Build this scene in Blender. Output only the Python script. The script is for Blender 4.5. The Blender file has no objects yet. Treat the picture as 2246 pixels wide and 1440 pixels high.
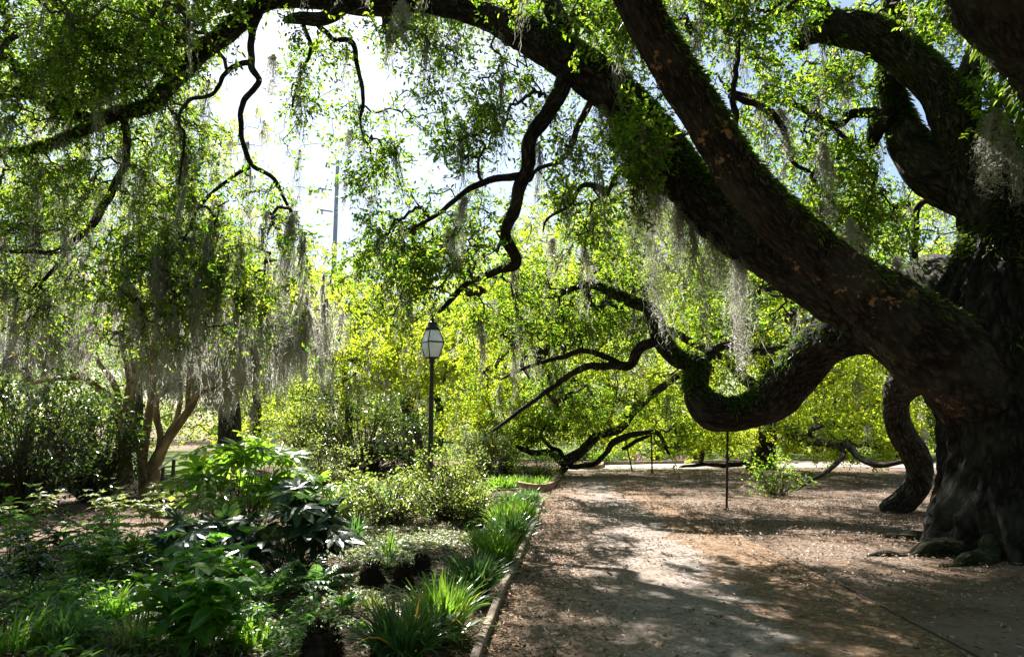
import bpy, math, random
import numpy as np
from mathutils import Vector

# ------------------------------------------------------------------ camera, sky, sun, exposure
SC = bpy.context.scene
COL = SC.collection
EYE = 1.5
PITCH = math.radians(8.17)
FPX = 1497.0                      # focal length in photo pixels (2246 wide)
cam = bpy.data.cameras.new('camera')
cam.lens = 24.0
cam.sensor_width = 36.0
cam.clip_end = 2000
cam.clip_start = 0.05
camo = bpy.data.objects.new('camera', cam)
camo.location = (0, 0, EYE)
camo.rotation_euler = (math.pi / 2 + PITCH, 0, 0)
COL.objects.link(camo)
SC.camera = camo

SUN_AZ, SUN_EL = math.radians(-20), math.radians(51)
world = bpy.data.worlds.new('World')
SC.world = world
world.use_nodes = True
wt = world.node_tree
sky = wt.nodes.new('ShaderNodeTexSky')
sky.sky_type = 'NISHITA'
sky.sun_disc = False
sky.sun_elevation = SUN_EL
sky.sun_rotation = SUN_AZ
sky.air_density = 1.0
sky.dust_density = 1.2
wt.links.new(sky.outputs[0], wt.nodes['Background'].inputs[0])
wt.nodes['Background'].inputs[1].default_value = 0.05
sd = Vector((math.sin(SUN_AZ) * math.cos(SUN_EL), math.cos(SUN_AZ) * math.cos(SUN_EL), math.sin(SUN_EL)))
sl = bpy.data.lights.new('sun', 'SUN')
sl.energy = 5.0
sl.angle = math.radians(0.53)
sl.color = (1.0, 0.95, 0.86)
so = bpy.data.objects.new('sun', sl)
so.rotation_euler = sd.to_track_quat('Z', 'Y').to_euler()
so.location = sd * 100
COL.objects.link(so)

SC.view_settings.view_transform = 'Standard'
SC.view_settings.look = 'None'
SC.view_settings.exposure = 2.05
SC.view_settings.gamma = 1.0
cy = SC.cycles
cy.max_bounces = 8
cy.diffuse_bounces = 4
cy.glossy_bounces = 2
cy.transmission_bounces = 4
cy.transparent_max_bounces = 4
cy.caustics_reflective = False
cy.caustics_refractive = False

RNG = np.random.default_rng(7)
random.seed(7)
CP, SP = math.cos(PITCH), math.sin(PITCH)


def at(px, py, Y):
    """world point at ground distance Y in front of the camera for a photo pixel"""
    u = (px - 1123.0) / FPX
    v = (720.0 - py) / FPX
    dy = CP - v * SP
    t = Y / dy
    return np.array([u * t, Y, EYE + t * (SP + v * CP)])


def gnd(px, py):
    u = (px - 1123.0) / FPX
    v = (720.0 - py) / FPX
    t = -EYE / (SP + v * CP)
    return np.array([u * t, t * (CP - v * SP), 0.0])


def mpp(Y):
    return Y / FPX


# ------------------------------------------------------------------ helpers
def norm(v):
    return v / np.maximum(np.linalg.norm(v, axis=-1, keepdims=True), 1e-9)


_sn = np.random.default_rng(99)
_SD = norm(_sn.normal(size=(64, 3)))
_SP = _sn.uniform(0, 6.28, 64)


def snoise(P, freq, seed=0, n=7):
    o = np.zeros(P.shape[:-1])
    for i in range(n):
        k = (seed * 7 + i * 3) % 64
        f = freq * (0.7 + 0.6 * ((i * 37 + seed * 11) % 10) / 10)
        o += np.sin((P @ _SD[k]) * f * 6.28 + _SP[(k + seed) % 64])
    return o / n * 1.6


def gz(x, y):
    P = np.stack([np.asarray(x, float), np.asarray(y, float), np.zeros_like(np.asarray(x, float))], -1)
    return 0.016 * snoise(P, 0.33, 3)


class Q:
    """collects quads (and uv) for ONE mesh object"""

    def __init__(self):
        self.V, self.F, self.U, self.n = [], [], [], 0

    def add(self, V, F, U=None):
        V = np.asarray(V, dtype=np.float32).reshape(-1, 3)
        F = np.asarray(F, dtype=np.int64).reshape(-1, 4)
        self.V.append(V)
        self.F.append(F + self.n)
        self.U.append(np.zeros((len(F) * 4, 2), np.float32) if U is None else np.asarray(U, np.float32).reshape(-1, 2))
        self.n += len(V)

    def count(self):
        return sum(len(f) for f in self.F)

    def take(self, other):
        for v, f, u in zip(other.V, other.F, other.U):
            self.V.append(v)
            self.F.append(f + self.n)
            self.U.append(u)
        self.n += other.n

    def box(self, c, s, rz=0.0):
        sx, sy, sz = s
        v = np.array([[x, y, z] for x in (-.5, .5) for y in (-.5, .5) for z in (-.5, .5)]) * np.array(s)
        ca, sa = math.cos(rz), math.sin(rz)
        v = np.stack([v[:, 0] * ca - v[:, 1] * sa, v[:, 0] * sa + v[:, 1] * ca, v[:, 2]], -1) + np.array(c)
        self.add(v, [[0, 1, 3, 2], [4, 6, 7, 5], [0, 4, 5, 1], [2, 3, 7, 6], [0, 2, 6, 4], [1, 5, 7, 3]])

    def build(self, name, mat, parent=None, smooth=False, loc=None, mats=None, split=None):
        V = np.concatenate(self.V)
        F = np.concatenate(self.F)
        if loc is not None:
            V = V - np.asarray(loc, np.float32)
        me = bpy.data.meshes.new(name)
        me.vertices.add(len(V))
        me.vertices.foreach_set('co', np.ascontiguousarray(V, np.float32).ravel())
        me.loops.add(len(F) * 4)
        me.loops.foreach_set('vertex_index', F.astype(np.int32).ravel())
        me.polygons.add(len(F))
        me.polygons.foreach_set('loop_start', np.arange(0, len(F) * 4, 4, dtype=np.int32))
        uv = me.uv_layers.new(name='uv')
        uv.data.foreach_set('uv', np.concatenate(self.U).ravel())
        me.update(calc_edges=True)
        me.polygons.foreach_set('use_smooth', np.full(len(F), smooth, dtype=bool))
        me.materials.append(mat)
        if mats:
            for m2 in mats:
                me.materials.append(m2)
            mi = np.zeros(len(F), np.int32)
            mi[split:] = 1
            me.polygons.foreach_set('material_index', mi)
        o = bpy.data.objects.new(name, me)
        COL.objects.link(o)
        if parent is not None:
            o.parent = parent
            # geometry is written in world space: undo the parent's offset
            o.location = -Vector(parent.location) if loc is None else Vector(loc) - Vector(parent.location)
        elif loc is not None:
            o.location = Vector(loc)
        return o


def tag(o, label, cat, group=None, kind=None):
    if label:
        o['label'] = label
    if cat:
        o['category'] = cat
    if group:
        o['group'] = group
    if kind:
        o['kind'] = kind
    return o


def thing(name, loc, label, cat, group=None):
    o = bpy.data.objects.new(name, None)
    COL.objects.link(o)
    o.location = Vector(loc)
    o.empty_display_size = 0.1
    return tag(o, label, cat, group)


def struct(o):
    o['kind'] = 'structure'
    return o


def tubes(C, R, n=5):
    """E tubes of K rings: C (E,K,3) centres, R (E,K) radii -> V, F, U"""
    E, K, _ = C.shape
    T = np.empty_like(C)
    T[:, 1:-1] = C[:, 2:] - C[:, :-2]
    T[:, 0] = C[:, 1] - C[:, 0]
    T[:, -1] = C[:, -1] - C[:, -2]
    T = norm(T)
    mean = norm(C[:, -1] - C[:, 0])
    ref = np.where(np.abs(mean[:, 2:3]) < 0.8, np.array([[0, 0, 1.0]]), np.array([[1.0, 0, 0]]))
    A = norm(np.cross(T, ref[:, None, :]))
    B = np.cross(T, A)
    th = np.arange(n) / n * 2 * np.pi
    V = C[:, :, None, :] + R[:, :, None, None] * (np.cos(th)[None, None, :, None] * A[:, :, None, :] + np.sin(th)[None, None, :, None] * B[:, :, None, :])
    idx = np.arange(E * K * n).reshape(E, K, n)
    a = idx[:, :-1, :]
    b = np.roll(idx, -1, axis=2)[:, :-1, :]
    c = np.roll(idx, -1, axis=2)[:, 1:, :]
    d = idx[:, 1:, :]
    F = np.stack([a, b, c, d], -1).reshape(-1, 4)
    L = np.concatenate([np.zeros((E, 1)), np.cumsum(np.linalg.norm(np.diff(C, axis=1), axis=2), 1)], 1)
    u0 = (np.arange(n) / n)[None, None, :] * (2 * np.pi * R.mean(1))[:, None, None] + np.zeros((E, K - 1, n))
    u1 = u0 + (2 * np.pi * R.mean(1) / n)[:, None, None]
    v0 = np.repeat(L[:, :-1, None], n, 2)
    v1 = np.repeat(L[:, 1:, None], n, 2)
    U = np.stack([np.stack([u0, v0], -1), np.stack([u1, v0], -1), np.stack([u1, v1], -1), np.stack([u0, v1], -1)], 3).reshape(-1, 2)
    return V.reshape(-1, 3), F, U


def catmull(P, step):
    """resample a polyline (N,M) with Catmull-Rom; first three columns are xyz"""
    P = np.asarray(P, float)
    P = np.vstack([2 * P[0] - P[1], P, 2 * P[-1] - P[-2]])
    out = []
    for i in range(1, len(P) - 2):
        p0, p1, p2, p3 = P[i - 1:i + 3]
        m = max(2, int(np.linalg.norm(p2[:3] - p1[:3]) / step))
        t = (np.arange(m) / m)[:, None]
        out.append(0.5 * ((2 * p1) + (-p0 + p2) * t + (2 * p0 - 5 * p1 + 4 * p2 - p3) * t ** 2 + (-p0 + 3 * p1 - 3 * p2 + p3) * t ** 3))
    out.append(P[-2][None])
    return np.vstack(out)


def limb_path(ctrl, step=0.12):
    """ctrl: (px, py, Y, half width in px) -> xyz r samples"""
    P = []
    for px, py, Y, hw in ctrl:
        p = at(px, py, Y)
        dep = p[1] * CP + (p[2] - EYE) * SP
        P.append([*p, hw * mpp(dep) * (0.84 if hw > 40 else 0.70)])
    S = catmull(P, step)
    S[:, 3] = np.maximum(S[:, 3], 0.004)
    return S


def limb_mesh(q, S, n=20, lump=0.07, seed=0, ridge=0.03, gnarl=0.0, flare=False, rough=0.0):
    """one knobbly limb swept along S"""
    S = S.copy()
    if gnarl:
        for k in range(3):
            S[:, k] += gnarl * S[:, 3] * snoise(S[:, :3], 0.5 / max(S[:, 3].mean() * 4, .05), seed + k)
    C = S[None, :, :3]
    R = S[None, :, 3]
    V, F, U = tubes(C, R, n)
    K = len(S)
    V = V.reshape(K, n, 3)
    rad = V - S[:, None, :3]
    rl = S[:, 3].mean()
    d = 1 + lump * snoise(V, 0.22 / max(rl, .03), seed) + lump * 0.5 * snoise(V, 0.6 / max(rl, .03), seed + 5)
    if ridge:
        ang = np.arange(n) / n * 2 * np.pi
        along = np.arange(K)[:, None] * 0.02
        d = d + ridge * (np.sin(ang[None] * 5 + along + seed) * .5 + np.sin(ang[None] * 9 - along * 2 + seed * 2) * .5)
    d[-1] *= 0.3
    if flare:
        ang = np.arange(n) / n * 2 * np.pi
        hz = np.exp(-np.maximum(S[:, 2], 0) / .55)[:, None]
        d = d * (1 + hz * (.05 * np.sin(ang[None] * 4 + .6 + .8 * S[:, 2:3]) + .045 * np.sin(ang[None] * 7 + 2 - S[:, 2:3]) + .06 * np.sin(ang[None] * 13)))
        d = d * (1 + .022 * np.sin(ang[None] * 23 + 2.5 * np.sin(S[:, 2:3] * 2.1)) * (1 + snoise(V, .8, 6)))
    if rough:
        ang = np.arange(n) / n * 2 * np.pi
        al = np.concatenate([[0], np.cumsum(np.linalg.norm(np.diff(S[:, :3], axis=0), axis=1))])
        R_ = S[:, 3].mean()
        W = np.stack([np.cos(ang)[None] * R_ + 0 * al[:, None], np.sin(ang)[None] * R_ + 0 * al[:, None], .22 * al[:, None] + 0 * ang[None]], -1)
        rg = 1 - np.abs(snoise(W, 3.4, seed + 1, 9)) * 2
        rg2 = 1 - np.abs(snoise(W * np.array([1, 1, 1.8]), 7.5, seed + 2, 9)) * 2
        kn = np.clip(snoise(V, 1.1, seed + 3) - .45, 0, 1)
        d = d + (rough * rg + rough * .5 * rg2) / R_ + kn * (.07 if flare else .22)
    V = S[:, None, :3] + rad * d[..., None]
    q.add(V.reshape(-1, 3), F, U)
    return V, rad


# ------------------------------------------------------------------ materials
def nm(name):
    m = bpy.data.materials.new(name)
    m.use_nodes = True
    nt = m.node_tree
    b = nt.nodes['Principled BSDF']
    return m, nt, b, nt.nodes['Material Output']


def ramp(nt, fac, stops):
    r = nt.nodes.new('ShaderNodeValToRGB')
    el = r.color_ramp.elements
    while len(el) < len(stops):
        el.new(0.5)
    for e, (p, c) in zip(el, stops):
        e.position = p
        e.color = (*c, 1)
    nt.links.new(fac, r.inputs[0])
    return r.outputs[0]


def noise(nt, vec, scale, detail=4, rough=.55):
    t = nt.nodes.new('ShaderNodeTexNoise')
    t.inputs['Scale'].default_value = scale
    t.inputs['Detail'].default_value = detail
    t.inputs['Roughness'].default_value = rough
    if vec is not None:
        nt.links.new(vec, t.inputs['Vector'])
    return t.outputs[0]


def mixc(nt, fac, a, b, mode='MIX'):
    m = nt.nodes.new('ShaderNodeMix')
    m.data_type = 'RGBA'
    m.blend_type = mode
    for s, v in ((m.inputs[0], fac), (m.inputs[6], a), (m.inputs[7], b)):
        if isinstance(v, (float, int)):
            s.default_value = v
        elif isinstance(v, tuple):
            s.default_value = (*v, 1)
        else:
            nt.links.new(v, s)
    return m.outputs[2]


def bump(nt, b, h, strength, dist):
    n = nt.nodes.new('ShaderNodeBump')
    n.inputs['Strength'].default_value = strength
    n.inputs['Distance'].default_value = dist
    nt.links.new(h, n.inputs['Height'])
    nt.links.new(n.outputs[0], b.inputs['Normal'])


def leaf_mat(name, refl, trans, mix=0.5, rough=0.4, spec=0.5, per='island'):
    """refl / trans: lists of three colours the leaves vary between"""
    m, nt, b, out = nm(name)
    g = nt.nodes.new('ShaderNodeNewGeometry')
    c1 = ramp(nt, g.outputs['Random Per Island'], [(0, refl[0]), (.5, refl[1]), (1, refl[2])])
    c2 = ramp(nt, g.outputs['Random Per Island'], [(0, trans[0]), (.5, trans[1]), (1, trans[2])])
    nt.links.new(c1, b.inputs['Base Color'])
    b.inputs['Roughness'].default_value = rough
    b.inputs['Specular IOR Level'].default_value = spec
    t = nt.nodes.new('ShaderNodeBsdfTranslucent')
    nt.links.new(c2, t.inputs[0])
    mx = nt.nodes.new('ShaderNodeMixShader')
    mx.inputs[0].default_value = mix
    nt.links.new(b.outputs[0], mx.inputs[1])
    nt.links.new(t.outputs[0], mx.inputs[2])
    nt.links.new(mx.outputs[0], out.inputs[0])
    return m


def bark_mat(name, dark, light, scale=14, patch=None, patch_amount=.62, bumpd=.03):
    m, nt, b, out = nm(name)
    uv = nt.nodes.new('ShaderNodeUVMap')
    mp = nt.nodes.new('ShaderNodeMapping')
    mp.inputs['Scale'].default_value = (1.0, 0.28, 1)
    nt.links.new(uv.outputs[0], mp.inputs[0])
    n1 = noise(nt, mp.outputs[0], scale, 6, .65)
    v = nt.nodes.new('ShaderNodeTexVoronoi')
    v.feature = 'DISTANCE_TO_EDGE'
    v.inputs['Scale'].default_value = scale * 1.1
    wob = mixc(nt, 0.12, mp.outputs[0], n1, 'ADD')
    nt.links.new(wob, v.inputs['Vector'])
    h = nt.nodes.new('ShaderNodeMath')
    h.operation = 'MULTIPLY_ADD'
    nt.links.new(v.outputs['Distance'], h.inputs[0])
    h.inputs[1].default_value = 1.3
    nt.links.new(n1, h.inputs[2])
    geo = nt.nodes.new('ShaderNodeNewGeometry')
    big = noise(nt, geo.outputs['Position'], 1.7, 4)
    col = ramp(nt, h.outputs[0], [(.46, dark), (.72, tuple((a + c) / 2 for a, c in zip(dark, light))), (1, tuple(c * 1.35 for c in light))])
    lich = ramp(nt, big, [(.52, (0, 0, 0)), (.68, (1, 1, 1))])
    col = mixc(nt, lich, col, mixc(nt, .35, col, (.08, .085, .065)))
    if patch:
        pn = noise(nt, geo.outputs['Position'], 7.5, 9, .72)
        pg = ramp(nt, noise(nt, geo.outputs['Position'], 1.1, 3), [(.42, (0, 0, 0)), (.60, (.13, .13, .13))])
        ps = nt.nodes.new('ShaderNodeMath')
        nt.links.new(pn, ps.inputs[0])
        nt.links.new(pg, ps.inputs[1])
        pm = ramp(nt, ps.outputs[0], [(patch_amount + .06, (0, 0, 0)), (patch_amount + .075, (1, 1, 1))])
        col = mixc(nt, pm, col, patch)
    nt.links.new(col, b.inputs['Base Color'])
    b.inputs['Roughness'].default_value = .9
    b.inputs['Specular IOR Level'].default_value = .2
    bump(nt, b, h.outputs[0], .9, bumpd)
    return m


def plain(name, col, rough=.6, metal=0.0, spec=.4, var=.15, scale=8, bumpd=0.0):
    m, nt, b, out = nm(name)
    g = nt.nodes.new('ShaderNodeTexCoord')
    n = noise(nt, g.outputs['Object'], scale, 5)
    c = ramp(nt, n, [(.3, tuple(x * (1 - var) for x in col)), (.7, tuple(min(1, x * (1 + var)) for x in col))])
    nt.links.new(c, b.inputs['Base Color'])
    b.inputs['Roughness'].default_value = rough
    b.inputs['Metallic'].default_value = metal
    b.inputs['Specular IOR Level'].default_value = spec
    if bumpd:
        bump(nt, b, n, .6, bumpd)
    return m


def L3(c, k=.35):
    c = np.array(c)
    return [tuple(c * (1 - k)), tuple(c), tuple(np.minimum(1, c * (1 + k) + np.array([k * .06, 0, 0])))]


M = {}
M['oak_leaf'] = leaf_mat('oak_leaf', [(.018, .055, .010), (.035, .080, .012), (.07, .105, .018)], [(.07, .22, .015), (.25, .43, .02), (.50, .60, .04)], .60, .45, .3)
M['bright_leaf'] = leaf_mat('bright_leaf', [(.035, .085, .012), (.065, .115, .015), (.11, .14, .02)], [(.25, .45, .018), (.52, .65, .025), (.77, .77, .045)], .66, .5, .22)
M['mid_leaf'] = leaf_mat('mid_leaf', [(.022, .06, .012), (.04, .09, .015), (.07, .11, .02)], [(.11, .29, .02), (.24, .43, .025), (.46, .56, .04)], .58, .5, .25)
M['woods_leaf'] = leaf_mat('woods_leaf', [(.04, .07, .02), (.06, .10, .025), (.10, .13, .03)], [(.18, .31, .05), (.33, .46, .07), (.52, .58, .1)], .55, .5)
M['dark_leaf'] = leaf_mat('dark_leaf', [(.015, .035, .012), (.025, .055, .018), (.045, .08, .02)], [(.05, .11, .015), (.10, .19, .02), (.2, .3, .03)], .34, .24, .6)
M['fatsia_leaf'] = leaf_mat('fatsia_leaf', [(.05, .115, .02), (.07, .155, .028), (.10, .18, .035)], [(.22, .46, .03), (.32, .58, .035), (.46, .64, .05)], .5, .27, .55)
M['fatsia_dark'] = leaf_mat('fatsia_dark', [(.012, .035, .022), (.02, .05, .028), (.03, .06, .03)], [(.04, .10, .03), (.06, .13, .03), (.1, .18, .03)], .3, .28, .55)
M['mint_leaf'] = leaf_mat('mint_leaf', [(.04, .12, .025), (.06, .165, .03), (.09, .20, .04)], [(.16, .46, .03), (.26, .58, .04), (.40, .66, .06)], .5, .35, .45)
M['rose_leaf'] = leaf_mat('rose_leaf', [(.04, .08, .025), (.065, .11, .035), (.12, .14, .05)], [(.18, .30, .04), (.32, .44, .06), (.56, .58, .12)], .45, .25, .65)
M['silver_leaf'] = leaf_mat('silver_leaf', [(.12, .17, .09), (.17, .22, .12), (.24, .27, .16)], [(.25, .36, .12), (.34, .46, .15), (.5, .56, .2)], .45, .45, .4)
M['strap_leaf'] = leaf_mat('strap_leaf', [(.035, .10, .02), (.055, .14, .025), (.08, .17, .03)], [(.18, .42, .03), (.25, .48, .04), (.42, .56, .05)], .5, .3, .55)
M['strap_dark'] = leaf_mat('strap_dark', [(.02, .055, .025), (.03, .075, .03), (.05, .1, .035)], [(.08, .2, .04), (.12, .28, .05), (.2, .36, .05)], .42, .3, .5)
M['ground_leaf'] = leaf_mat('ground_leaf', [(.05, .09, .03), (.09, .13, .05), (.16, .18, .08)], [(.2, .3, .06), (.32, .42, .09), (.5, .52, .15)], .4, .4, .4)
M['fern'] = leaf_mat('fern', [(.02, .045, .012), (.035, .07, .016), (.07, .10, .025)], [(.08, .17, .015), (.16, .28, .025), (.32, .42, .04)], .42, .5, .3)
M['moss'] = leaf_mat('moss', [(.36, .37, .32), (.48, .48, .43), (.60, .59, .54)], [(.42, .42, .36), (.54, .53, .47), (.64, .62, .56)], .52, .9, .1)
M['moss_grey'] = leaf_mat('moss_grey', [(.17, .175, .14), (.27, .275, .225), (.38, .38, .32)], [(.22, .22, .17), (.34, .34, .27), (.46, .45, .38)], .5, .9, .1)  # darker copy of moss: the near crown's shade put into the colour
M['litter'] = leaf_mat('litter', [(.05, .028, .018), (.16, .10, .065), (.50, .40, .32)], [(.1, .06, .03), (.2, .12, .06), (.3, .2, .1)], .15, .5, .4)
M['purple'] = leaf_mat('purple', [(.3, .2, .42), (.42, .3, .52), (.55, .42, .6)], L3((.3, .2, .4)), .3, .6, .2)
M['pink'] = leaf_mat('pink', [(.25, .19, .2), (.33, .27, .28), (.42, .36, .36)], L3((.5, .25, .35)), .3, .6, .2)
M['orange_leaf'] = leaf_mat('orange_leaf', [(.5, .2, .02), (.6, .3, .03), (.6, .4, .05)], L3((.6, .35, .04)), .4, .5, .3)
M['bark'] = bark_mat('bark', (.0016, .0014, .0012), (.042, .034, .028), 16)
M['bark_peel'] = bark_mat('bark_peel', (.002, .0015, .0012), (.042, .028, .0215), 16, (.26, .155, .085), .635)
M['bark_pale'] = bark_mat('bark_pale', (.004, .0035, .003), (.078, .066, .055), 16, (.11, .08, .06), .70)
M['bark_trunk'] = bark_mat('bark_trunk', (.0015, .0013, .0011), (.026, .021, .018), 16)  # darker copy of bark: the shade on the trunk put into the colour
M['bark_root'] = bark_mat('bark_root', (.006, .007, .003), (.045, .050, .020), 20)
M['bark_far'] = bark_mat('bark_far', (.008, .007, .005), (.05, .04, .032), 9)
M['twig'] = plain('twig', (.05, .042, .034), .9, 0, .2, .35, 3)
M['myrtle'] = bark_mat('myrtle', (.17, .115, .07), (.38, .28, .18), 5, (.46, .36, .25), .58, .006)
M['stem'] = plain('stem', (.08, .07, .04), .8, 0, .2, .3, 12)
M['stem_green'] = plain('stem_green', (.07, .11, .035), .6, 0, .3, .25, 12)
M['stump'] = plain('stump', (.028, .018, .013), .95, 0, .1, .5, 25, .03)
M['black'] = plain('black_paint', (.012, .016, .014), .42, 0, .5, .25, 20)
M['iron'] = plain('rusty_iron', (.035, .024, .018), .7, .3, .4, .4, 30)
M['kerb'] = plain('kerb_board', (.23, .185, .15), .85, 0, .2, .4, 7, .006)
M['brick'] = plain('brick_edge', (.24, .155, .11), .85, 0, .2, .25, 14, .006)
M['pole'] = plain('pole_steel', (.36, .41, .47), .7, .0, .3, .2, 2)
M['panel'] = plain('sign_panel', (.72, .78, .84), .35, 0, .5, .06, 3)  # sky reflection on the slanted sign is put into this pale blue
M['lid'] = plain('lid_metal', (.5, .55, .58), .4, .5, .5, .1, 5)
M['wood_grey'] = plain('wood_grey', (.30, .24, .2), .8, 0, .2, .25, 4)
m, nt, b, out = nm('lantern_glass')
b.inputs['Base Color'].default_value = (.78, .81, .82, 1)
b.inputs['Roughness'].default_value = .35
t_ = nt.nodes.new('ShaderNodeBsdfTranslucent')
t_.inputs[0].default_value = (.80, .83, .84, 1)
mx_ = nt.nodes.new('ShaderNodeMixShader')
mx_.inputs[0].default_value = .65
nt.links.new(b.outputs[0], mx_.inputs[1])
nt.links.new(t_.outputs[0], mx_.inputs[2])
nt.links.new(mx_.outputs[0], out.inputs[0])
M['glass'] = m


def soil_mat(name, base, edge=None, fine=60, bumpd=.02, edge_pos=None, sandy=None):
    """leafy ground: grain, blotches; where edge is given, uv.x runs across the path and the sides carry litter"""
    m, nt, b, out = nm(name)
    tc = nt.nodes.new('ShaderNodeTexCoord')
    P = tc.outputs['Object']
    big = noise(nt, P, .9, 5, .6)
    mid = noise(nt, P, 6, 6, .65)
    fin = noise(nt, P, fine, 3, .7)
    vor = nt.nodes.new('ShaderNodeTexVoronoi')
    vor.inputs['Scale'].default_value = 28
    vor.inputs['Randomness'].default_value = 1
    nt.links.new(P, vor.inputs['Vector'])
    sep = nt.nodes.new('ShaderNodeSeparateColor')
    nt.links.new(vor.outputs['Color'], sep.inputs[0])

    def tone(c):
        a = ramp(nt, mid, [(.3, tuple(x * .62 for x in c)), (.55, c), (.75, tuple(min(1, x * 1.35) for x in c))])
        d = ramp(nt, sep.outputs[0], [(.0, tuple(x * .45 for x in c)), (.6, c), (1, tuple(min(1, x * 1.9) for x in c))])
        return a, d
    a, d = tone(base)
    col = mixc(nt, .35, a, d)
    if edge:
        a2, d2 = tone(edge)
        c2 = mixc(nt, .65, a2, d2)
        uv = nt.nodes.new('ShaderNodeUVMap')
        sx = nt.nodes.new('ShaderNodeSeparateXYZ')
        nt.links.new(uv.outputs[0], sx.inputs[0])
        ma = nt.nodes.new('ShaderNodeMath')
        ma.operation = 'MULTIPLY_ADD'
        nt.links.new(big, ma.inputs[0])
        ma.inputs[1].default_value = .55
        nt.links.new(sx.outputs[0], ma.inputs[2])
        mb = nt.nodes.new('ShaderNodeMath')
        mb.operation = 'MULTIPLY_ADD'
        nt.links.new(noise(nt, P, 2.6, 6, .7), mb.inputs[0])
        mb.inputs[1].default_value = .9
        nt.links.new(ma.outputs[0], mb.inputs[2])
        mc = nt.nodes.new('ShaderNodeMath')
        mc.operation = 'SUBTRACT'
        nt.links.new(mb.outputs[0], mc.inputs[0])
        mc.inputs[1].default_value = .45
        f = ramp(nt, mc.outputs[0], [(edge_pos[0], (1, 1, 1)), (edge_pos[1], (0, 0, 0)), (edge_pos[2], (0, 0, 0)), (edge_pos[3], (1, 1, 1))])
        col = mixc(nt, f, col, c2)
    else:
        f = ramp(nt, big, [(.42, (0, 0, 0)), (.62, (1, 1, 1))])
        col = mixc(nt, f, col, mixc(nt, .5, col, sandy) if sandy else mixc(nt, .5, col, tuple(x * .6 for x in base)))
    nt.links.new(col, b.inputs['Base Color'])
    b.inputs['Roughness'].default_value = .95
    b.inputs['Specular IOR Level'].default_value = .15
    ad = nt.nodes.new('ShaderNodeMath')
    nt.links.new(mid, ad.inputs[0])
    nt.links.new(fin, ad.inputs[1])
    bump(nt, b, ad.outputs[0], .8, bumpd)
    return m


M['ground'] = soil_mat('ground_mulch', (.150, .102, .073), None, 55, .04, None, (.25, .205, .175))
M['path'] = soil_mat('path_sand', (.25, .212, .19), (.185, .122, .080), 70, .02, (.30, .80, .90, 1.30))
M['bed'] = soil_mat('bed_mulch', (.10, .066, .047), None, 50, .05)
M['gravel'] = soil_mat('pale_gravel', (.33, .30, .27), None, 90, .01)
M['lawn'] = soil_mat('lawn_turf', (.10, .14, .035), None, 80, .03)
M['inner'] = soil_mat('inner_path', (.18, .125, .095), None, 60, .02)

# ------------------------------------------------------------------ ground, path, beds
def grid_sheet(name, mat, A, B, na, nb, z, loc=None):
    """sheet between two edge polylines A and B (same count of points)"""
    A, B = np.asarray(A, float), np.asarray(B, float)

    def rs(P, n):
        d = np.concatenate([[0], np.cumsum(np.linalg.norm(np.diff(P[:, :2], axis=0), axis=1))])
        t = np.linspace(0, d[-1], n)
        return np.stack([np.interp(t, d, P[:, 0]), np.interp(t, d, P[:, 1])], -1)
    # resample by a shared parameter so that the sheet stays untwisted
    u = np.linspace(0, len(A) - 1, na)
    a = np.stack([np.interp(u, np.arange(len(A)), A[:, k]) for k in (0, 1)], -1)
    bb = np.stack([np.interp(u, np.arange(len(B)), B[:, k]) for k in (0, 1)], -1)
    s = np.linspace(0, 1, nb)[None, :, None]
    XY = a[:, None] * (1 - s) + bb[:, None] * s
    V = np.concatenate([XY, (gz(XY[..., 0], XY[..., 1]) + z)[..., None]], -1)
    idx = np.arange(na * nb).reshape(na, nb)
    F = np.stack([idx[:-1, :-1], idx[:-1, 1:], idx[1:, 1:], idx[1:, :-1]], -1).reshape(-1, 4)
    S = np.broadcast_to(np.linspace(0, 1, nb)[None], (na, nb))
    T = np.broadcast_to(u[:, None], (na, nb))
    W = np.stack([S, T], -1).reshape(-1, 2)
    q = Q()
    q.add(V.reshape(-1, 3), F, W[F.ravel()])
    # make the faces look up
    o = q.build(name, mat, None, True)
    return o


# base sheet: fine near the camera, coarse to the horizon
xs = np.concatenate([-np.geomspace(60, 900, 10)[::-1], np.arange(-30, 30.01, .3), np.geomspace(60, 900, 10)])
ys = np.concatenate([[-200, -60, -20], np.arange(-6, 45.01, .3), np.geomspace(60, 1500, 14)])
X, Y_ = np.meshgrid(xs, ys, indexing='ij')
Z = gz(X, Y_)
idx = np.arange(X.size).reshape(X.shape)
q = Q()
q.add(np.stack([X, Y_, Z], -1).reshape(-1, 3), np.stack([idx[:-1, :-1], idx[1:, :-1], idx[1:, 1:], idx[:-1, 1:]], -1).reshape(-1, 4))
struct(q.build('ground', M['ground'], None, True))

KERB_PX = [(1000, 1600), (1050, 1440), (1100, 1312), (1148, 1205), (1178, 1135), (1190, 1098)]
KERB = np.array([gnd(*p) for p in KERB_PX])
SEAM_PX = [(2440, 1600), (2140, 1440), (1850, 1288), (1640, 1180), (1520, 1118), (1440, 1082)]
SEAM = np.array([gnd(*p) for p in SEAM_PX])
PL = np.vstack([[KERB[0] + (KERB[0] - KERB[1]) * 3], KERB, [gnd(1225, 1050)]])
PR = np.vstack([[SEAM[0] + (SEAM[0] - SEAM[1]) * 3], SEAM, [gnd(1385, 1052)]])
struct(grid_sheet('path', M['path'], PL, PR, 110, 24, .010))
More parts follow.
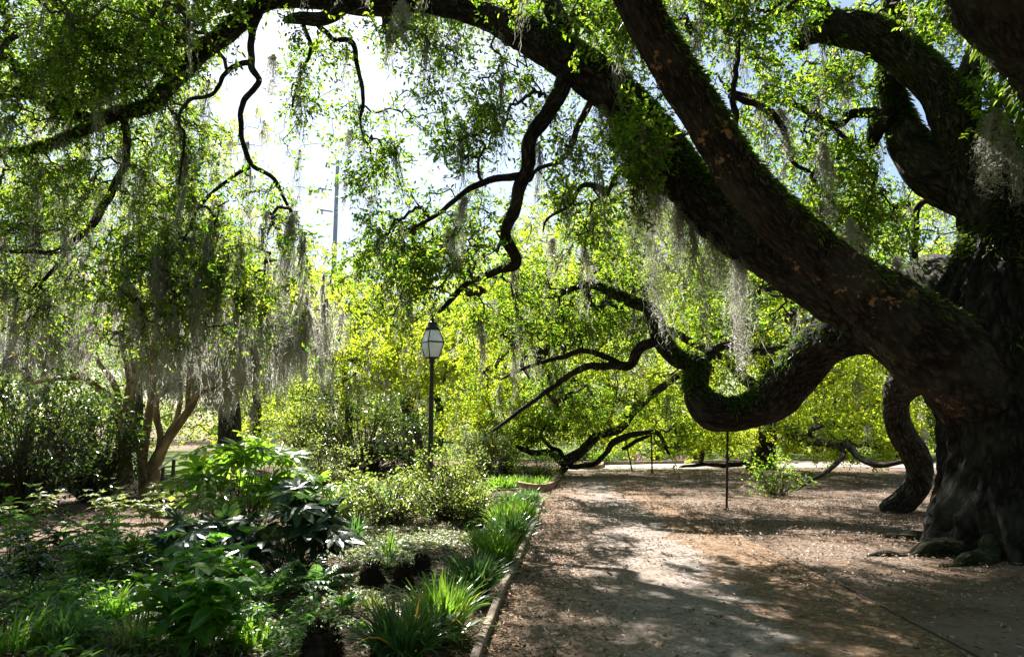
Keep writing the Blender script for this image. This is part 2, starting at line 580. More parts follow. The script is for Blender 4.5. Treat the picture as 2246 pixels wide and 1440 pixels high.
# bed on the left of the kerb
BL = PL.copy()
BL[:, 0] -= 12
BLx = PL[:7].copy()
BLx[:, 0] = [-9, -9, -9, -9.5, -10, -11, -12]
struct(grid_sheet('planting_bed', M['bed'], BLx, PL[:7] - np.array([.02, 0, 0]), 70, 40, .018))
bedb = np.array([gnd(1195, 1078), gnd(1215, 1062), gnd(1232, 1040), gnd(1240, 1024)])
beda = bedb.copy()
beda[:, 0] -= [9, 9, 10, 11]
struct(grid_sheet('far_planting_bed', M['bed'], beda, bedb, 30, 30, .05))
struct(grid_sheet('inner_path', M['inner'], [gnd(-250, 1225), gnd(0, 1215), gnd(200, 1205), gnd(430, 1190)], [gnd(-250, 1165), gnd(0, 1160), gnd(200, 1150), gnd(430, 1130)], 30, 10, .030))
struct(grid_sheet('gravel_path', M['gravel'], [gnd(1215, 1032), gnd(1400, 1031), gnd(1600, 1026), gnd(1900, 1024), gnd(2400, 1030)], [gnd(1290, 1020), gnd(1400, 1018), gnd(1600, 1016), gnd(1900, 1014), gnd(2400, 1018)], 60, 8, .012))
struct(grid_sheet('lawn', M['lawn'], [[-32, 19.5], [-16, 19.5], [-9.5, 20], [-6, 22]], [[-50, 44], [-28, 44], [-16, 44], [-8, 44]], 30, 30, .02))
struct(grid_sheet('far_lawn', M['lawn'], [[-8, 31], [8, 31], [30, 31]], [[-14, 60], [8, 60], [50, 60]], 30, 30, .02))


def board(name, P, w, h, z0, mat, jag=0.0):
    """a long thin board following P on the ground"""
    S = catmull(np.asarray(P, float), .12)
    T = np.gradient(S[:, :2], axis=0)
    T /= np.linalg.norm(T, axis=1, keepdims=True)
    N = np.stack([T[:, 1], -T[:, 0]], -1)
    z = gz(S[:, 0], S[:, 1])
    PP = np.stack([S[:, 0], S[:, 1], z * 0], -1)
    jz = jag * snoise(PP, 1.1, 4)
    jx = jag * 1.2 * snoise(PP, .5, 9)
    ring = []
    for sx, zz in ((-w / 2, z0), (-w / 2, h), (-w / 2 + .008, h + .006), (w / 2 - .008, h + .006), (w / 2, h), (w / 2, z0)):
        ring.append(np.concatenate([S[:, :2] + N * (sx + jx)[:, None], (z + zz + (jz if zz > z0 else 0))[:, None]], 1))
    V = np.stack(ring, 1)
    K, n = V.shape[:2]
    idx = np.arange(K * n).reshape(K, n)
    F = np.stack([idx[:-1, :-1], idx[:-1, 1:], idx[1:, 1:], idx[1:, :-1]], -1).reshape(-1, 4)
    q = Q()
    q.add(V.reshape(-1, 3), F)
    q.add(V[0], [[0, 1, 4, 5], [1, 2, 3, 4]])
    q.add(V[-1], [[0, 1, 4, 5], [1, 2, 3, 4]])
    return q.build(name, mat)


tag(board('kerb_board', KERB, .055, .085, -.05, M['kerb'], .010), 'weathered timber kerb board between the strap leaved border and the leafy path', 'garden edging')
tag(board('edging_strip', SEAM, .02, .016, -.05, M['iron'], .004), 'thin dark metal edging strip set flush across the path towards the oak trunk', 'garden edging')
tag(board('brick_edging', [gnd(1060, 1062), gnd(1120, 1068), gnd(1165, 1078), gnd(1190, 1079), gnd(1210, 1072), gnd(1216, 1060), gnd(1224, 1048), gnd(1232, 1036)], .11, .17, -.05, M['brick'], .002), 'low curved terracotta brick edging round the corner of the second flower bed', 'garden edging')
tag(board('stone_edging', [gnd(1250, 1026), gnd(1290, 1029), gnd(1318, 1026), gnd(1322, 1019)], .10, .14, -.05, M['brick'], .002), 'small curved edging of the planted island beside the pale gravel', 'garden edging')
tag(board('gravel_kerb', [gnd(1280, 1018), gnd(1400, 1017.5), gnd(1600, 1014.5), gnd(1700, 1014)], .12, .12, -.05, M['wood_grey'], .002), 'long low grey kerb along the far side of the pale gravel path', 'garden edging')

# ------------------------------------------------------------------ leaves, growth, moss
def leaf_hex(P, D, N, L, W):
    """folded six point leaves: P base, D direction, N up normal"""
    n = len(P)
    D = norm(D)
    S = norm(np.cross(D, N))
    U = np.cross(S, D)
    L = L[:, None]
    W = W[:, None]
    f = .22
    v = np.stack([P, P + D * L * .32 + S * W * .46 + U * W * f, P + D * L * .72 + S * W * .40 + U * W * f * .6, P + D * L - U * L * .08,
                  P + D * L * .72 - S * W * .40 + U * W * f * .6, P + D * L * .32 - S * W * .46 + U * W * f], 1)
    i = np.arange(n)[:, None] * 6
    F = np.concatenate([i + np.array([[0, 1, 2, 3]]), i + np.array([[0, 3, 4, 5]])], 1)
    return v.reshape(-1, 3), F.reshape(-1, 4)


def leaf_rh(P, D, N, L, W):
    n = len(P)
    D = norm(D)
    S = norm(np.cross(D, N))
    U = np.cross(S, D)
    L = L[:, None]
    W = W[:, None]
    v = np.stack([P, P + D * L * .5 + S * W * .5 + U * W * .12, P + D * L, P + D * L * .5 - S * W * .5 + U * W * .12], 1)
    return v.reshape(-1, 3), (np.arange(n)[:, None] * 4 + np.arange(4)[None]).reshape(-1, 4)


def spray_leaves(q, T, D, rng, per, size, llen, lwid, hexa=True, droop=.25):
    """per leaves round each spray tip T growing along D; size = spray length"""
    n = len(T)
    D = norm(D + rng.normal(size=(n, 3)) * .35 - np.array([0, 0, droop]))
    # four twiglets per spray
    k = 4
    TD = norm(D[:, None] + rng.normal(size=(n, k, 3)) * .55)
    s = rng.uniform(.1, 1, (n, per)) ** .8
    w = rng.integers(0, k, (n, per))
    dirs = np.take_along_axis(TD, w[..., None].repeat(3, 2), 1)
    sz = size * rng.uniform(.7, 1.25, (n, 1))
    P = T[:, None] + dirs * (s * sz)[..., None] + rng.normal(size=(n, per, 3)) * .05 * size
    LD = norm(dirs * .8 + rng.normal(size=(n, per, 3)) * .7)
    N = norm(rng.normal(size=(n, per, 3)) * .8 + np.array([0, 0, .8]))
    Ls = llen * rng.uniform(.65, 1.25, n * per)
    Ws = lwid * rng.uniform(.7, 1.2, n * per)
    f = leaf_hex if hexa else leaf_rh
    v, F = f(P.reshape(-1, 3), LD.reshape(-1, 3), N.reshape(-1, 3), Ls, Ws)
    q.add(v, F)
    # twiglet sticks
    E = TD[:, :3].reshape(-1, 3)
    base = np.repeat(T, 3, 0)
    L = np.repeat(sz[:, 0], 3) * .85
    C = np.stack([base, base + E * L[:, None] * .5 + rng.normal(size=base.shape) * .02, base + E * L[:, None]], 1)
    return C


def chain_leaves(q, C, R, rng, per, llen, lwid, hexa, rmax):
    """single leaves set along the thin ends of the branch system"""
    E, K, _ = C.shape
    m = np.where(R[:, K // 2] < rmax)[0]
    if not len(m):
        return
    i = np.repeat(m, per)
    t = rng.uniform(.15, 1, len(i)) * (K - 1)
    k = np.minimum(t.astype(int), K - 2)
    f = (t - k)[:, None]
    P = C[i, k] * (1 - f) + C[i, k + 1] * f + rng.normal(size=(len(i), 3)) * .05
    D = norm(norm(C[i, k + 1] - C[i, k]) * .6 + rng.normal(size=(len(i), 3)) * .8 - np.array([0, 0, .25]))
    N = norm(rng.normal(size=(len(i), 3)) * .8 + np.array([0, 0, .8]))
    v, F = (leaf_hex if hexa else leaf_rh)(P, D, N, llen * rng.uniform(.6, 1.2, len(i)), lwid * rng.uniform(.7, 1.2, len(i)))
    q.add(v, F)


def grow(skel, skr, T, rng, k=4, wig=.10, tip=.004, up=0.12):
    """attach every target to the nearest node of the growing branch system"""
    S = len(skel)
    n = len(T)
    nodes = np.empty((S + n * k, 3), np.float32)
    nodes[:S] = skel
    nd = np.zeros((S + n * k, 3), np.float32)
    par = np.full(S + n * k, -1, np.int64)
    dmin = np.empty(n)
    for i in range(0, n, 500):
        dmin[i:i + 500] = np.sqrt(((T[i:i + 500, None] - skel[None]) ** 2).sum(-1)).min(1)
    order = np.argsort(dmin + rng.uniform(0, .3, n) * dmin)
    cnt = S
    C = np.empty((n, k + 1, 3))
    CI = np.empty((n, k + 1), np.int64)
    ED = np.empty((n, 3))
    tt = (np.arange(1, k + 1) / k)[:, None]
    for r, i in enumerate(order):
        t = T[i]
        dif = nodes[:cnt] - t
        j = int(np.argmin(np.einsum('ij,ij->i', dif, dif)))
        p0 = nodes[j].astype(float)
        v = t - p0
        L = np.linalg.norm(v) + 1e-6
        v = v / L
        d0 = nd[j] if par[j] >= 0 else np.zeros(3)
        c1 = p0 + (d0 * .45 + v * .55 + np.array([0, 0, up])) * L * .45
        pts = (1 - tt) ** 2 * p0 + 2 * tt * (1 - tt) * c1 + tt ** 2 * t
        pts[:-1] += rng.normal(size=(k - 1, 3)) * wig * L
        C[r, 0] = p0
        C[r, 1:] = pts
        CI[r, 0] = j
        ids = np.arange(cnt, cnt + k)
        CI[r, 1:] = ids
        nodes[ids] = pts
        dd = np.diff(C[r], axis=0)
        nd[ids] = dd / np.maximum(np.linalg.norm(dd, axis=1, keepdims=True), 1e-6)
        par[ids[0]] = j
        par[ids[1:]] = ids[:-1]
        ED[i] = nd[ids[-1]]
        cnt += k
    w = np.zeros(cnt)
    for r in range(n):
        w[CI[r, -1]] += 1
    for i in range(cnt - 1, S - 1, -1):
        w[par[i]] += w[i]
    rad = tip * np.maximum(w, 1) ** .47
    rad[:S] = skr
    R = rad[CI]
    R[:, 0] = np.minimum(R[:, 0], R[:, 1] * 1.5)
    return C, R, ED, nodes[:cnt], rad[:cnt], S


# where the crowns are open and the sun reaches the ground: (photo px, photo py, height m, radius m)
GAPS = []
for gx, gy, gh, gr in [(420, 1350, .4, .6), (480, 1390, .4, .5), (370, 1300, .6, .5), (250, 1380, .2, .35), (560, 1250, .4, .35), (500, 1120, .8, .7), (620, 1140, .5, .45), (1560, 1190, 0, .8), (1690, 1205, 0, .7), (1410, 1170, 0, .5), (1500, 1270, 0, .4), (1250, 1200, 0, .35), (1970, 1235, 0, .6), (1860, 1205, 0, .6), (2060, 1420, 0, .18),
                       (700, 1300, .05, .4), (820, 1330, .05, .35), (250, 1430, .05, .35), (1000, 1430, .1, .25), (1250, 1130, 0, .6), (1300, 1085, 0, .6), (1480, 1075, 0, .5), (1750, 1120, 0, .5), (1850, 1080, 0, .5), (950, 1175, .1, .9), (800, 1215, .1, .5), (1095, 1215, .3, .4), (975, 1360, .3, .25), (1150, 1110, .3, .7),
                       (120, 1195, 0, .6), (300, 1165, 0, .6), (690, 1040, .6, .9), (900, 1120, .6, .8), (1000, 1090, .6, 1.0), (1150, 1400, 0, .3), (1480, 1425, 0, .22), (1600, 1330, 0, .2), (1280, 1250, 0, .3)]:
    g_ = gnd(gx, gy)
    g_[2] = gh
    GAPS.append((g_, gr))
GAPS.append((at(1395, 290, 8.9), .5))
for gx in range(20, 700, 85):
    GAPS.append((at(gx, 800, 17.0), .95))
SUNV = np.array(sd)


def open_gaps(T, rng, keep=.06, mask=False):
    ok = np.ones(len(T), bool)
    for g_, gr in GAPS:
        d = T - g_
        along = d @ SUNV
        off = np.linalg.norm(d - along[:, None] * SUNV, axis=1)
        ok &= ~((along > 2.0) & (off < gr) & (rng.uniform(size=len(T)) > keep))
    return ok if mask else T[ok]


def smooth_chains(C, R):
    """Catmull-Rom midpoints so that the twigs bend instead of kinking"""
    A = np.concatenate([2 * C[:, :1] - C[:, 1:2], C, 2 * C[:, -1:] - C[:, -2:-1]], 1)
    mid = (-A[:, :-3] + 9 * A[:, 1:-2] + 9 * A[:, 2:-1] - A[:, 3:]) / 16
    E, K, _ = C.shape
    o = np.empty((E, 2 * K - 1, 3))
    o[:, ::2] = C
    o[:, 1::2] = mid
    r = np.empty((E, 2 * K - 1))
    r[:, ::2] = R
    r[:, 1::2] = (R[:, 1:] + R[:, :-1]) / 2
    return o, r


def blob_points(blobs, rng, scale=1.0):
    """blobs: (px, py, Y, rx px, ry px, depth radius m, count)"""
    out = []
    for px, py, Y, rx, ry, rd, n in blobs:
        n = max(3, int(n * scale))
        p = rng.normal(size=(n, 3))
        p = p * .60
        # clumpy: pull towards a few sub centres
        m = max(2, n // 14)
        cs = p[:m]
        d = ((p[:, None] - cs[None]) ** 2).sum(-1)
        near = cs[d.argmin(1)]
        p = p * .66 + near * .34
        for a, b, c in p:
            out.append(at(px + a * rx, py + b * ry, Y + c * rd))
    return open_gaps(np.array(out), rng)


def moss(q, tops, length, width, nst, rng, rw=.005, sway=.05, seg=10, curl=1.0):
    """hanging strands: for every clump, nst thin ribbons falling from its top"""
    tops = np.asarray(tops, float)
    nst = np.broadcast_to(np.asarray(nst), (len(tops),)).astype(int)
    i = np.repeat(np.arange(len(tops)), nst)
    n = len(i)
    length = np.broadcast_to(np.asarray(length, float), (len(tops),))[i]
    width = np.broadcast_to(np.asarray(width, float), (len(tops),))[i]
    off = rng.normal(size=(n, 2)) * width[:, None] * .42
    st = np.where(rng.uniform(size=n) < .55, 0, rng.uniform(0, .75, n)) * length
    r = np.linalg.norm(off, axis=1) / np.maximum(width, 1e-6)
    ln = (length - st) * rng.uniform(.35, 1.0, n) * np.exp(-r * .9)
    t = np.linspace(0, 1, seg)[None]
    z = -st[:, None] - ln[:, None] * t
    # swaying centre line of the clump, shared by its strands
    ph = rng.uniform(0, 6.28, (len(tops), 2))[i]
    fr = rng.uniform(.6, 1.6, (len(tops), 2))[i]
    lean = rng.normal(size=(len(tops), 2))[i] * .05
    conv = 1 - .55 * (-z / length[:, None]).clip(0, 1)
    conv = conv * (.05 + .95 * np.minimum(1, (-z / length[:, None]) / .42) ** .8)
    x = off[:, :1] * conv + lean[:, :1] * z + sway * np.sin(ph[:, :1] + fr[:, :1] * z * 2)
    y = off[:, 1:] * conv + lean[:, 1:] * z + sway * np.sin(ph[:, 1:] + fr[:, 1:] * z * 2)
    wob = np.cumsum(rng.normal(size=(n, seg, 2)), 1) * .010 + rng.normal(size=(n, seg, 2)) * .014 * curl * (t[..., None] > 0)
    side_l = (st > 0)[:, None] * rng.normal(size=(n, 2)) * .13
    x = x + wob[..., 0] + side_l[:, :1] * t * ln[:, None]
    y = y + wob[..., 1] + side_l[:, 1:] * t * ln[:, None]
    P = np.stack([x, y, z], -1) + tops[i][:, None]
    a = rng.uniform(0, 3.14, (n, 1)) + np.cumsum(rng.normal(size=(n, seg)) * .5, 1)
    hw = rw * rng.uniform(.5, 1.3, (n, 1)) * (1 - .75 * t ** 2)
    sd_ = np.stack([np.cos(a) * hw, np.sin(a) * hw, rng.normal(size=(n, seg)) * hw * .5], -1)
    V = np.stack([P - sd_, P + sd_], 2)
    idx = np.arange(n * seg * 2).reshape(n, seg, 2)
    F = np.stack([idx[:, :-1, 0], idx[:, :-1, 1], idx[:, 1:, 1], idx[:, 1:, 0]], -1).reshape(-1, 4)
    q.add(V.reshape(-1, 3), F)


def fern_on(q, S, rng, per_m, size, top=-.15, seed=0, jit=1.0):
    """resurrection fern: little fronds on the upper side of a limb"""
    L = np.concatenate([[0], np.cumsum(np.linalg.norm(np.diff(S[:, :3], axis=0), axis=1))])
    n = int(per_m * L[-1])
    s = rng.uniform(0, L[-1], n)
    C = np.stack([np.interp(s, L, S[:, k]) for k in range(4)], -1)
    T = norm(np.gradient(S[:, :3], axis=0))
    T = norm(np.stack([np.interp(s, L, T[:, k]) for k in range(3)], -1))
    ref = np.array([0, 0, 1.0])
    A = norm(np.cross(T, ref + rng.normal(size=(n, 3)) * .02))
    B = np.cross(A, T)
    th = rng.normal(np.pi / 2, .85, n)
    N = np.cos(th)[:, None] * A + np.sin(th)[:, None] * B
    P = C[:, :3] + N * C[:, 3:4] * .97
    keep = (N[:, 2] > top) & (snoise(P, .55, seed + 2) > -.45)
    P, N, T = P[keep], N[keep], T[keep]
    m = len(P)
    D = norm(N * .9 + rng.normal(size=(m, 3)) * .75 + np.array([0, 0, -.15]))
    Lf = size * rng.uniform(.5, 1.3, m)
    # curved frond of three quads
    Sd = norm(np.cross(D, rng.normal(size=(m, 3))))
    W = Lf * rng.uniform(.16, .26, m)
    ts = [0, .35, .7, 1.0]
    ws = [.35, 1.0, .75, .05]
    rows = []
    for t, w in zip(ts, ws):
        c = P + D * (Lf * t)[:, None] + np.array([0, 0, -1]) * (Lf * .45 * t * t)[:, None]
        rows += [c - Sd * (W * w * .5)[:, None], c + Sd * (W * w * .5)[:, None]]
    V = np.stack(rows, 1)
    i = np.arange(m)[:, None] * 8
    F = np.concatenate([i + np.array([[0, 1, 3, 2]]), i + np.array([[2, 3, 5, 4]]), i + np.array([[4, 5, 7, 6]])], 1)
    q.add(V.reshape(-1, 3), F.reshape(-1, 4))


# ------------------------------------------------------------------ the great oak on the right
oak = thing('live_oak', gnd(2190, 1195), 'massive old live oak with mossy fern-covered limbs arching over the path', 'tree')
rng = np.random.default_rng(11)
LIMBS = {
    'trunk': ([(2230, 1300, 8.7, 290), (2225, 1245, 8.7, 225), (2215, 1170, 8.75, 180), (2208, 1020, 8.8, 142), (2200, 900, 8.8, 146), (2170, 790, 8.85, 160), (2165, 700, 8.9, 135), (2190, 600, 9, 108), (2205, 510, 9.1, 92), (2215, 430, 9.2, 80), (2260, 340, 9.3, 65), (2330, 230, 9.4, 55), (2420, 80, 9.5, 45)], 'bark_trunk'),
    'B': ([(2150, 860, 8.7, 120), (2060, 770, 8.6, 118), (1950, 685, 8.5, 98), (1850, 605, 8.3, 84), (1735, 505, 8.1, 73), (1625, 390, 7.9, 66), (1545, 262, 7.7, 62), (1470, 140, 7.5, 60), (1400, 20, 7.3, 60), (1330, -130, 7.1, 55), (1240, -320, 6.8, 45), (1100, -520, 6.4, 34)], 'bark_peel'),
    'A': ([(2150, 800, 9.0, 110), (2040, 760, 9.1, 110), (1900, 675, 9.3, 95), (1750, 590, 9.4, 84), (1590, 490, 9.6, 74), (1480, 365, 9.8, 70), (1400, 262, 9.9, 68), (1300, 165, 10, 64), (1180, 92, 10.2, 55), (1060, 32, 10.4, 48), (930, 5, 10.6, 41), (800, 12, 10.8, 35), (690, 0, 11, 32), (590, 6, 11.2, 29), (520, 56, 11.3, 30), (440, 122, 11.4, 29), (372, 190, 11.5, 27), (330, 235, 11.6, 23), (240, 258, 11.8, 20), (160, 300, 12, 15), (60, 332, 12.2, 12), (-60, 335, 12.4, 9)], 'bark'),
    'C': ([(2120, 800, 9.0, 100), (1990, 735, 9.8, 74), (1890, 725, 10.5, 60), (1805, 758, 11.2, 57), (1745, 820, 11.8, 55), (1690, 878, 12.2, 50), (1620, 905, 12.4, 41), (1560, 900, 12.5, 44), (1526, 858, 12.6, 37), (1530, 800, 12.7, 29), (1485, 788, 12.8, 25), (1445, 740, 12.9, 23), (1425, 682, 13, 19), (1380, 660, 13.1, 16), (1300, 625, 13.3, 12), (1230, 640, 13.5, 7)], 'bark'),
    'C2': ([(1445, 745, 12.9, 16), (1400, 768, 13, 17), (1383, 800, 13.1, 15), (1330, 803, 13.3, 12), (1280, 806, 13.6, 11), (1210, 852, 14, 8), (1150, 892, 14.4, 7), (1080, 946, 14.8, 5)], 'bark'),
    'C3': ([(1535, 800, 12.7, 16), (1585, 758, 12.9, 13), (1650, 770, 13.2, 12), (1710, 760, 13.5, 9), (1760, 720, 13.7, 6)], 'bark'),
    'C4': ([(1383, 806, 13.1, 10), (1290, 770, 13.5, 9), (1240, 780, 13.8, 8), (1170, 800, 14, 6), (1100, 830, 14.4, 4)], 'bark'),
    'D': ([(2110, 830, 9.2, 70), (2010, 825, 10.4, 44), (1966, 875, 11.2, 36), (1975, 940, 11.6, 35), (2008, 1000, 12, 37), (2016, 1050, 12.2, 35), (1988, 1093, 12.35, 34), (1955, 1112, 12.4, 28), (1935, 1122, 12.4, 18)], 'bark_pale'),
    'E': ([(2200, 600, 9.1, 80), (2175, 480, 9.15, 72), (2130, 370, 9.3, 52), (2098, 280, 9.4, 50), (2060, 200, 9.5, 48), (1990, 130, 9.6, 46), (1910, 75, 9.7, 45), (1830, 62, 9.8, 41), (1775, 78, 9.9, 30), (1755, 108, 9.9, 14)], 'bark_pale'),
    'E2': ([(2100, 300, 9.4, 44), (2118, 210, 9.4, 40), (2150, 120, 9.4, 36), (2200, 20, 9.4, 30), (2260, -120, 9.4, 24)], 'bark_pale'),
    'E3': ([(1840, 70, 9.8, 22), (1800, 10, 9.8, 20), (1780, -80, 9.8, 16), (1700, -200, 9.6, 10)], 'bark'),
    'F': ([(2170, 440, 9.4, 66), (2050, 385, 9.7, 52), (1995, 320, 9.9, 44), (1962, 240, 10.1, 36), (1955, 160, 10.2, 31), (1965, 80, 10.3, 26), (1940, -40, 10.4, 20)], 'bark_pale'),
    'F2': ([(1975, 270, 10, 30), (1925, 250, 10, 18), (1870, 250, 10.1, 15), (1830, 275, 10.2, 12), (1740, 230, 10.3, 9), (1660, 215, 10.4, 8), (1600, 200, 10.5, 7), (1585, 180, 10.5, 5)], 'bark'),
    'F3': ([(1945, 250, 10, 30), (1925, 285, 10, 28), (1912, 325, 10, 12)], 'bark_peel'),
    'G': ([(2480, 560, 8.2, 90), (2450, 330, 7.6, 140), (2350, 90, 6.8, 150), (2240, -50, 6.0, 160), (2130, -220, 5.3, 140), (1900, -420, 4.6, 90), (1500, -700, 4.0, 60)], 'bark'),
    'H': ([(1245, 178, 10, 30), (1195, 250, 10.1, 25), (1160, 320, 10.2, 23), (1152, 390, 10.3, 21), (1126, 460, 10.4, 19), (1112, 520, 10.5, 18), (1132, 575, 10.6, 18), (1092, 590, 10.7, 13), (1040, 615, 10.8, 11), (1000, 645, 10.9, 9), (960, 685, 11, 8)], 'bark'),
    'H2': ([(1145, 385, 10.3, 13), (1080, 395, 10.3, 11), (1020, 420, 10.4, 9), (970, 462, 10.5, 7), (900, 505, 10.7, 5)], 'bark'),
    'H3': ([(1300, 215, 10, 12), (1262, 290, 10.2, 10), (1240, 345, 10.3, 8), (1180, 372, 10.4, 6), (1160, 400, 10.4, 5)], 'bark_pale'),
    'H4': ([(1330, 420, 9.9, 14), (1280, 405, 10.2, 8), (1250, 450, 10.4, 6), (1200, 480, 10.6, 4), (1190, 510, 10.7, 3)], 'bark_pale'),
    'I1': ([(575, 12, 11.2, 20), (556, 60, 11.2, 15), (552, 140, 11.1, 13), (566, 180, 11.1, 12), (532, 225, 11, 11), (530, 290, 10.9, 10), (551, 360, 10.9, 10), (600, 392, 10.8, 8), (640, 470, 10.8, 5)], 'bark'),
    'I2': ([(550, 135, 11.1, 12), (500, 155, 11, 9), (468, 205, 10.9, 8), (412, 222, 10.8, 7), (392, 262, 10.8, 6), (405, 305, 10.7, 5), (390, 420, 10.7, 3)], 'bark'),
    'I3': ([(548, 365, 10.9, 8), (500, 395, 10.8, 7), (440, 450, 10.7, 6), (400, 530, 10.6, 4), (330, 610, 10.5, 3)], 'bark'),
    'J1': ([(770, 10, 10.8, 24), (710, 36, 10.9, 22), (650, 40, 11, 18), (618, 46, 11, 7)], 'bark_pale'),
    'J2': ([(700, 55, 10.9, 9), (730, 85, 10.8, 8), (770, 90, 10.8, 9), (785, 150, 10.8, 7), (797, 215, 10.8, 6), (790, 270, 10.8, 4), (800, 310, 10.8, 3)], 'bark'),
    'J3': ([(665, 55, 10.9, 7), (682, 110, 10.8, 6), (655, 170, 10.8, 4), (640, 240, 10.8, 3)], 'bark'),
    'K1': ([(200, 262, 11.9, 14), (140, 245, 11.9, 13), (90, 220, 12, 11), (30, 205, 12.1, 10), (-60, 230, 12.2, 8)], 'bark'),
    'K2': ([(270, 262, 11.8, 12), (275, 350, 11.9, 11), (235, 440, 12, 12), (200, 490, 12, 12), (140, 545, 12, 10), (70, 552, 12, 7), (-40, 545, 12.2, 5)], 'bark_pale'),
    'K3': ([(150, 545, 12, 8), (110, 600, 12, 6), (60, 640, 12, 4)], 'bark'),
    'L1': ([(2140, 650, 10.0, 50), (2060, 603, 10.8, 46), (2010, 600, 11.6, 40), (1980, 620, 12.4, 34), (1960, 640, 14, 26)], 'bark_pale'),
    'L2': ([(2003, 600, 11.5, 12), (2008, 520, 11.5, 11), (2012, 455, 11.5, 10), (2050, 435, 11.2, 11), (2120, 432, 10.5, 14), (2180, 440, 9.8, 18)], 'bark'),
    'N1': ([(1600, 330, 8.1, 14), (1614, 265, 8.3, 11), (1606, 205, 8.4, 9), (1618, 135, 8.6, 8), (1622, 65, 8.8, 7), (1645, 0, 9, 6)], 'bark'),
    'N2': ([(1235, 60, 10.2, 32), (1205, 0, 10.2, 30), (1150, -90, 10.1, 24), (1050, -200, 9.8, 16)], 'bark_pale'),
    'N3': ([(1600, 210, 8.5, 9), (1680, 240, 9, 11), (1715, 280, 9.2, 10), (1735, 350, 9.4, 7), (1780, 380, 9.6, 5)], 'bark'),
    'R1': ([(2120, 1120, 8.6, 52), (2060, 1165, 8.4, 42), (2005, 1188, 8.35, 28), (1950, 1200, 8.3, 16), (1890, 1208, 8.3, 6)], 'bark_root'),
    'R2': ([(2170, 1170, 8.2, 50), (2140, 1205, 7.9, 36), (2110, 1222, 7.8, 26), (2050, 1232, 7.7, 12)], 'bark_root'),
    'R4': ([(2080, 1120, 9.1, 40), (2020, 1145, 9.4, 28), (1970, 1152, 9.6, 16), (1920, 1156, 9.7, 6)], 'bark_root'),
}
skel, skr = [], []
SAMP = {}
for i, (k, (ctrl, mt)) in enumerate(LIMBS.items()):
    big = ctrl[0][3] > 40
    if k[0] == 'I':
        ctrl = [(a, b, c, d * .8) for a, b, c, d in ctrl]
    if k in 'AB':
        ctrl = [(a, b, c, d * (.79 if j > 2 else .92)) for j, (a, b, c, d) in enumerate(ctrl)]
    S = limb_path(ctrl, .035 if big else .05)
    if k[0] == 'R':
        S[:, 2] = np.clip(S[:, 2], -S[:, 3] * .45, S[:, 3] * .02 + .08 * np.linspace(1, 0, len(S)) ** 2)
        S[:, 0] += .05 * np.sin(np.arange(len(S)) * .16 + i)
        S[:, 2] += .025 * np.sin(np.arange(len(S)) * .33 + i)
    SAMP[k] = S
    q = Q()
    n = 180 if k == 'trunk' else 96 if big else 14
    if k[0] == 'R':
        S[:, 3] *= .62
        limb_mesh(q, S, 44, .18, i, .09, .3, False, .010)
    else:
        limb_mesh(q, S, n, .028 if k == 'trunk' else .06 if big else .09, i, .045 if k == 'trunk' else .03, 0.0 if big else .35, k == 'trunk', .036 if k == 'trunk' else .024 if big else 0)
    name = 'trunk' if k == 'trunk' else 'root' if k[0] == 'R' else 'limb'
    o = q.build(name, M[mt], oak, True)
    if k[0] not in 'RD' and k != 'F3':
        st = 8 if big else 4
        skel.append(S[::st, :3])
        skr.append(S[::st, 3])
skel = np.vstack(skel)
skr = np.concatenate(skr)

